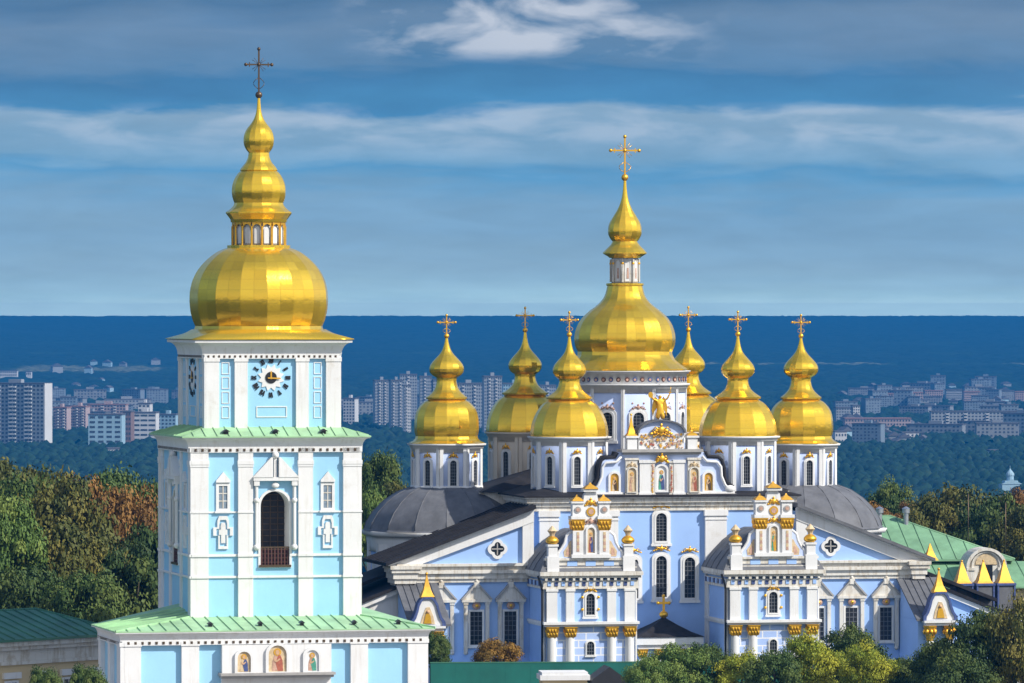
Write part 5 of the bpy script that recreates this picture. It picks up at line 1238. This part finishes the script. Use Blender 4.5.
def tree(px, pyt, Y, w, h, kind, label, group=None, base=0.0, name='tree', cat='tree', bush=False):
    """crown top at pixel row pyt when Y metres away; w crown half width, h crown height"""
    x, y, zt = at(px, pyt, Y)
    root = thing(name, label, cat, (x, y, base), random.uniform(0, 6.28), group)
    me_ = BU[kind] if bush else CR[kind][random.randrange(2)]
    c = put('crown', me_, root, Matrix.Translation((0, 0, zt-base-h*.5-.25)) @ Matrix.Diagonal((w/5.6, w/5.6, h/7.0, 1)))
    s_ = max(.2, (zt-base)/12.5); put('trunk', TR[random.randrange(3)], root, Matrix.Diagonal((min(1.2, w/5), min(1.2, w/5), s_, 1)))
    return root
GL = 'trees left of the bell tower'; GRr = 'trees behind the cathedral on the right'; GF = 'trees before the cathedral front'
for a in [
 (8, 497, 462, 3.6, 9.5, 'light', 'bright light green tree at the left edge of the picture'),
 (-22, 478, 480, 4.5, 12, 'green', 'mid green tree half cut off by the left edge'),
 (55, 515, 466, 4.6, 11.5, 'olive', 'olive green tree right of the bright light green tree'),
 (60, 470, 492, 5.0, 14, 'olive', 'tall olive tree in the middle of the left tree group'),
 (22, 468, 505, 4.6, 14, 'green', 'dark topped tree behind the bright light green tree'),
 (100, 530, 470, 4.2, 11, 'olive', 'brownish olive tree low beside the rust crowns'),
 (93, 477, 508, 4.4, 12, 'rust', 'rust brown tree highest of the autumn crowns on the left'),
 (128, 487, 500, 4.2, 12, 'rust', 'rust brown tree right beside the bell tower shaft'),
 (112, 462, 524, 4.6, 12, 'green', 'green tree top rising behind the rust crowns'),
 (148, 472, 512, 3.6, 13, 'green', 'green tree touching the left edge of the bell tower shaft'),
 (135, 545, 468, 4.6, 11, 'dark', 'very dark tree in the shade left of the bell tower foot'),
 (85, 565, 455, 4.0, 8.5, 'green', 'low green tree rising behind the dark green roof'),
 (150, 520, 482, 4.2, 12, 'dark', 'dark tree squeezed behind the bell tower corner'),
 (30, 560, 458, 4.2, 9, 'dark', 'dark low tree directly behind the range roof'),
 (-5, 455, 530, 4.5, 13, 'olive', 'farthest olive tree on the upper left skyline'),
 (40, 459, 540, 4.5, 13, 'olive', 'far rounded tree top on the left skyline'),
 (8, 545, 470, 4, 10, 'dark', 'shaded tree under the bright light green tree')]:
    tree(a[0], a[1], a[2], a[3], a[4], a[5], a[6], GL)
for a in [
 (380, 446, 575, 2.7, 9, 'green', 'green tree seen between the bell tower and the grey dome'),
 (396, 478, 565, 2.6, 7, 'olive', 'olive tree crown just left of the outer left drum'),
 (374, 485, 556, 2.2, 8, 'light', 'light green tree close behind the bell tower right edge'),
 (890, 478, 640, 3.0, 8, 'green', 'dark green round tree right of the outer right dome'),
 (872, 500, 626, 3.0, 6, 'rust', 'rust coloured crown above the green hall roof ridge'),
 (905, 503, 632, 2.6, 6, 'rust', 'small rust crown behind the two roof vents'),
 (958, 479, 628, 6.0, 12, 'olive', 'biggest olive tree behind the green hall roof'),
 (925, 490, 618, 4.0, 11, 'olive', 'olive tree left of the biggest olive tree'),
 (994, 489, 616, 5.0, 12, 'dark', 'dark tree right of the biggest olive tree'),
 (1020, 491, 650, 3.4, 8, 'rust', 'rust brown crown at the right edge of the skyline'),
 (1032, 500, 610, 4.5, 10, 'olive', 'olive tree cut off by the right edge above the annex'),
 (862, 512, 610, 3.0, 6, 'olive', 'low olive crown touching the grey dome on the right')]:
    tree(a[0], a[1], a[2], a[3], a[4], a[5], a[6], GRr)
for a in [
 (437, 626, 484, 1.5, 3.8, 'green', 'small round green tree before the left aisle windows', 'small_tree', True),
 (496, 635, 484, 2.3, 3.6, 'orange', 'round orange brown bush above the teal hoarding', 'bush', True),
 (674, 641, 455, 2.9, 4.6, 'light', 'grey green bushy tree before the middle porch', 'tree', True),
 (706, 637, 457, 2.4, 4.6, 'green', 'green tree next right of the grey green bushy tree', 'tree', True),
 (648, 655, 452, 2.0, 3.6, 'light', 'low green shrub at the left end of the front trees', 'tree', True),
 (742, 648, 455, 2.4, 4.4, 'yellow', 'yellowish low tree below the right bay columns', 'tree', True),
 (775, 643, 452, 2.5, 4.8, 'green', 'green tree below the right bay corner', 'tree', True),
 (812, 630, 456, 2.9, 5.4, 'yellow', 'bright yellow green tree before the right aisle', 'tree', True),
 (852, 622, 462, 2.8, 5.8, 'dark', 'darker tall tree right behind the bright yellow green tree', 'tree', True),
 (868, 640, 452, 2.4, 4.5, 'yellow', 'yellow green tree lower right of the darker tall tree', 'tree', True),
 (905, 654, 455, 2.5, 4.5, 'dark', 'dark low tree before the right corner porch', 'tree', True),
 (940, 634, 450, 2.6, 6.0, 'dark', 'dark tree below the three gilt pyramids', 'tree', True),
 (985, 606, 448, 3.6, 8.0, 'dark', 'tall dark tree rising at the lower right', 'tree', True),
 (1022, 592, 446, 3.2, 9.0, 'olive', 'tall dark tree cut off by the lower right edge', 'tree', True),
 (960, 650, 440, 3.0, 5.0, 'dark', 'dark foliage low in the right corner', 'tree', True),
 (45, 660, 408, 1.6, 4.2, 'green', 'green tree before the yellow range on the left', 'tree', True),
 (88, 658, 410, 1.8, 4.4, 'green', 'green tree beside the bell tower base corner', 'tree', True)]:
    tree(a[0], a[1], a[2], a[3], a[4], a[5], a[6], GF, name='bush' if a[7] == 'bush' else 'tree', cat=('bush' if a[7] == 'bush' else 'tree'), bush=a[8])

# ------------------------------------------------------------------ far housing
def plain_far(name, c): return plain(name, c, .8, .06, .05)
FW = {'grey': plain_far('far_panel_grey', (.30, .33, .36)), 'white': plain_far('far_panel_white', (.58, .59, .60)), 'pink': plain_far('far_panel_rose', (.40, .31, .30)),
      'blue': plain_far('far_panel_blue', (.30, .46, .56)), 'dark': plain_far('far_brick_dark', (.20, .13, .11)), 'roof': plain_far('far_roof', (.10, .10, .11)), 'dim': plain_far('far_block_dim', (.17, .22, .27)), 'drab': plain_far('far_house_drab', (.22, .24, .26)), 'red': plain_far('far_tile_roof', (.26, .15, .13))}
fglass = plain_far('far_window_glass', (.05, .06, .07))
def block(name, label, px0, px1, yt, yb, depth, rot, wall, storeys, cols, cat='apartment block', ww=.55, wh=.5, stacks=(), top=True, group=None):
    """a housing block: width and height from its size in the picture and its distance"""
    Y = ground_y(yb); s = FPX/Y; w = (px1-px0)/s; h = (yb-yt)/s
    x = ((px0+px1)/2-512)/s
    root = thing(name, label, cat, (x, Y, float(gz(Y))+9), R(rot), group)
    mb = MB(); mb.box(-w/2, w/2, 0, depth, -14, h); wl_ = mb.build('wall', FW[wall], root)
    mb = MB(); mb.box(-w/2-.4, w/2+.4, -.4, depth+.4, h, h+1.0); mb.build('roof', FW['roof' if wall != 'pink' else 'red'], root)
    if top: mb = MB(); mb.box(-w*.1, w*.1, depth*.3, depth*.7, h, h+3.6); mb.build('lift_house', FW[wall], root)
    sw_, sh_ = w/cols, h/storeys
    mb = MB(); mb.box(-sw_*ww/2, sw_*ww/2, -.12, .1, 0, sh_*wh); wm_ = mb.mesh('window', fglass); rest = MB(); k = 0
    for j in range(storeys-1, -1, -1):
        for i in range(cols):
            if i in stacks: continue
            px_, z = -w/2+(i+.5)*sw_, j*sh_+sh_*.3
            if k < 100: put('window', wm_, root, Matrix.Translation((px_, 0, z)))
            else: rest.T = Matrix.Translation((px_, 0, z)); rest.box(-sw_*ww/2, sw_*ww/2, -.12, .1, 0, sh_*wh)
            k += 1
    if rest.v: stuff(rest.build('window_rows', fglass, root))
    for i in stacks:     # stacked balconies
        mb = MB(Matrix.Translation((-w/2+(i+.5)*sw_, 0, 0)))
        for j in range(storeys): mb.box(-sw_*.42, sw_*.42, -1.3, 0.05, j*sh_+.3, j*sh_+sh_*.5, 0); mb.box(-sw_*.36, sw_*.36, -.1, .05, j*sh_+sh_*.52, j*sh_+sh_*.92, 1)
        mb.build('balcony_stack', [FW['white'], fglass], root)
    return root
def cluster():
    b = block('apartment_block', 'broad grey panel tower block with its sunlit end wall coloured pale at the left edge', -22, 47, 384, 447, 14, -20, 'grey', 16, 16, stacks=(3, 4, 7, 8, 11, 12))
    Y = ground_y(447)
    mb = MB(); w = 69/(FPX/Y); h = (447-384)/(FPX/Y); mb.box(w/2, w/2+.6, .2, 14, -14, h+.5); mb.build('sunlit_end_wall', FW['white'], b)  # sunlight on this end put into the colour: pale slab over grey
    block('apartment_block', 'rosy low block right beside the broad panel tower', 53, 67, 408, 434, 12, -14, 'pink', 9, 7, stacks=(2, 5))
    block('apartment_block', 'second rosy low block near the blue office building', 70, 86, 407, 432, 12, -14, 'pink', 9, 8, stacks=(3, 6))
    block('apartment_block', 'rosy roofed block standing behind the blue office building', 88, 126, 405, 424, 12, -8, 'pink', 7, 12, stacks=(4, 8))
    block('office_building', 'pale blue office building with wide dark windows', 88, 122, 415, 449, 16, -6, 'blue', 7, 4, 'office building', .62, .45, top=False)
    block('office_building', 'narrow dark blue glass building beside the pale office', 122.5, 131, 412, 446, 16, -6, 'dark', 7, 3, 'office building', .6, .5, top=False)
    block('office_building', 'white stepped office building with ribbon windows near the bell tower', 132, 156, 413, 442, 16, -6, 'white', 6, 3, 'office building', .85, .38)
    block('office_building', 'white upper block with a mast behind the ribbon windows', 138, 150, 404, 436, 14, -6, 'white', 8, 3, 'office building', .6, .4)
    block('apartment_block', 'pale block half hidden by the bell tower cornice', 157, 176, 415, 440, 14, -10, 'blue', 7, 5)
    block('apartment_block', 'small pale block just right of the bell tower', 343, 355, 399, 427, 14, -12, 'white', 9, 4)
    block('apartment_block', 'grey tower block leftmost of the middle cluster', 375, 390, 381, 428, 16, 8, 'grey', 16, 8, stacks=(2, 5))
    block('apartment_block', 'grey tower block second in the middle cluster', 391, 403, 381, 431, 16, 8, 'grey', 16, 7, stacks=(1, 5))
    block('apartment_block', 'pale slender tower block before the middle cluster', 404, 411, 386, 437, 16, 4, 'white', 16, 4, stacks=(1,))
    block('apartment_block', 'highest block at the back of the middle cluster', 400, 417, 375, 424, 16, 4, 'grey', 16, 7, stacks=(3,))
    block('apartment_block', 'tower block left behind the outer left gold bulb', 420, 432, 377, 428, 16, 4, 'grey', 16, 6, stacks=(2,))
    block('apartment_block', 'tower block hidden low behind the outer left gold dome', 433, 450, 380, 428, 16, 4, 'grey', 16, 8, stacks=(3,))
    block('apartment_block', 'long grey block right of the outer left dome', 455, 483, 384, 432, 16, 6, 'grey', 14, 12, stacks=(3, 8))
    block('apartment_block', 'tall pale block between the two left domes', 484, 502, 377, 436, 16, 6, 'grey', 18, 8, stacks=(2, 5))
    block('apartment_block', 'lower block close left of the back left dome', 503, 528, 384, 432, 16, 6, 'blue', 14, 10, stacks=(3, 6))
    block('apartment_block', 'narrow block seen between the left pair of gold bulbs', 540, 556, 386, 430, 16, 6, 'grey', 14, 7, stacks=(3,))
    block('warehouse', 'low whitish roofed building on the far left skyline', 0, 17, 371, 376.5, 20, 0, 'white', 2, 8, 'warehouse', top=False)
    block('warehouse', 'tiny white building near the far left skyline', 26, 31, 372, 376, 20, 0, 'white', 1, 3, 'warehouse', top=False)
    block('apartment_block', 'pale narrow tower block right of the outer right dome', 853, 860, 406, 424, 14, 6, 'white', 7, 3, top=False)
    block('factory_building', 'long low factory building with a pale flat roof', 845, 911, 419, 430, 20, 3, 'pink', 3, 22, 'factory', top=False)
    block('apartment_block', 'small grey block left of the pale narrow tower', 836, 852, 408, 424, 14, 6, 'grey', 6, 6, top=False)
    block('apartment_block', 'rosy block leftmost of the far right rows', 884, 902, 394, 407, 14, 4, 'pink', 6, 8, top=False)
    block('apartment_block', 'second rosy block of the far right rows', 904, 923, 393, 406, 14, 4, 'pink', 6, 8, top=False)
    b2 = block('apartment_block', 'very long grey block with a pale roof edge at the right', 931, 1040, 412, 436, 14, 2, 'grey', 8, 30, stacks=(4, 9, 15, 21, 26), top=False)
    for i, (a, b_, t_, q, wl_, lb) in enumerate([(925, 943, 391, 402, 'pink', 'rosy far block above the left end of the long grey block'), (946, 962, 390, 404, 'grey', 'grey far block above the long grey block'), (964, 980, 392, 405, 'pink', 'rosy far block in the middle above the long grey block'), (982, 996, 390, 402, 'white', 'whitish far block above the long grey block'), (998, 1014, 391, 403, 'grey', 'grey far block near the right picture edge'), (1015, 1032, 392, 402, 'pink', 'rosy far block cut by the right picture edge')]):
        block('apartment_block', lb, a, b_, t_, q, 14, 3, wl_, 6, 8, top=False)
    for a, b_, t_, q, lb in [(902, 919, 433, 442, 'white low shed right of the factory'), (835, 847, 432, 444, 'pale shed beside the outer right drum'), (857, 871, 429, 436, 'small white shed below the factory'), (990, 1001, 451, 456, 'small white house among trees on the right'), (108, 120, 449, 456, 'white low shed before the pale blue office building'), (880, 889, 428, 436, 'white shed in the factory yard')]:
        block('shed', lb, a, b_, t_, q, 12, 10, 'white', 2, 4, 'shed', .5, .4, top=False)
    # far church
    Y = ground_y(494); s = FPX/Y; x = (1012-512)/s
    c = thing('church', 'tiny white church with a pale dome among trees at the far right', 'church', (x, Y, LOWZ+6), R(10)); c.scale = (.95, .95, .95)
    mb = MB(); mb.box(-6, 6, 0, 9, -9, 9); mb.box(-4, 4, 1, 8, 9, 11); mb.build('wall', FW['blue'], c)
    mb = MB(); mb.lathe([[(2.2, 11), (2.2, 14)], [(2.5, 14), (2.4, 15.2), (1.4, 16.6), (.3, 18), (.1, 20)]], 12, 0, (0, 4.5), res=.5); mb.build('dome', FW['blue'], c)
    mb = MB(); mb.prism([(-6.4, 9), (6.4, 9), (0, 12)], -.3, 1.0); mb.build('gable', FW['blue'], c)
    # scattered far houses, a few pixels each
    rs = random.Random(12)
    hm = []
    for wl_, rf in (('grey', 'roof'), ('drab', 'roof'), ('blue', 'roof')):
        mb = MB(); mb.box(-8, 8, 0, 10, 0, 9, 0); mb.prism([(-8.5, 9), (8.5, 9), (0, 13)], -.6, 10.6, 1); hm.append(mb.mesh('far_house', [FW[wl_], FW[rf]]))
    for i in range(84):
        if i < 8: px_, py_ = rs.uniform(0, 185), rs.uniform(362, 377)
        elif i < 16: px_, py_ = rs.uniform(50, 180), rs.uniform(380, 402)
        elif i < 52: px_, py_ = rs.uniform(835, 1024), rs.uniform(386, 408)
        else: px_, py_ = rs.uniform(845, 925), rs.uniform(424, 446)
        Y = ground_y(py_); o = bpy.data.objects.new('far_house', hm[rs.randrange(3)]); COL.objects.link(o)
        k = rs.uniform(.35, .75)*(1.3 if py_ < 380 else 1.0); o.location = ((px_-512)/FPX*Y, Y, float(gz(Y))+float(np.interp(Y, [7000, 10000], [7, 4]))); o.rotation_euler = (0, 0, rs.uniform(-.5, .5)); o.scale = (k, 1, k*rs.uniform(.8, 1.6))
        o['label'] = 'tiny pale house among the hazy trees of the far plain'; o['category'] = 'house'; o['group'] = 'scattered houses on the far plain'
cluster()
# more blocks between the trees of the plain, a few pixels each
bm_ = []
rs = random.Random(31)
for q, (wl_, w, h, st_) in enumerate((('drab', 34, 14, 5), ('dim', 26, 20, 7), ('drab', 46, 12, 4), ('dim', 18, 22, 7))):
    mb = MB(); mb.box(-w/2, w/2, 0, 13, -14, h, 0); mb.box(-w/2-.4, w/2+.4, -.4, 13.4, h, h+.9, 1); mb.box(-w*.12, w*.12, 4, 9, h+.9, h+3.2, 0)
    for j in range(st_):
        for i in range(int(w/3.4)):
            if (i*7+j*3+q) % 9: x = -w/2+1.7+i*3.4; mb.box(x-.8, x+.8, -.1, .1, j*h/st_+.9, j*h/st_+2.3, 2)
    bm_.append(mb.mesh('far_block', [FW[wl_], FW['roof'], fglass]))
for i in range(66):
    if i < 16: px_, py_ = rs.uniform(50, 186), rs.uniform(396, 430)
    elif i < 32: px_, py_ = rs.uniform(340, 565), rs.uniform(398, 432)
    elif i < 52: px_, py_ = rs.uniform(835, 1024), rs.uniform(391, 412)
    else: px_, py_ = rs.uniform(840, 1024), rs.uniform(414, 448)
    Y = ground_y(py_); o = bpy.data.objects.new('far_block', bm_[rs.randrange(4)]); COL.objects.link(o)
    k = rs.uniform(.7, 1.1); o.location = ((px_-512)/FPX*Y, Y, float(gz(Y))+rs.uniform(5, 9)); o.rotation_euler = (0, 0, rs.uniform(-.45, .35)); o.scale = (k, 1, k)
    o['label'] = 'small hazy housing block half sunk in the trees of the far plain'; o['category'] = 'apartment block'; o['group'] = 'small blocks on the far plain'
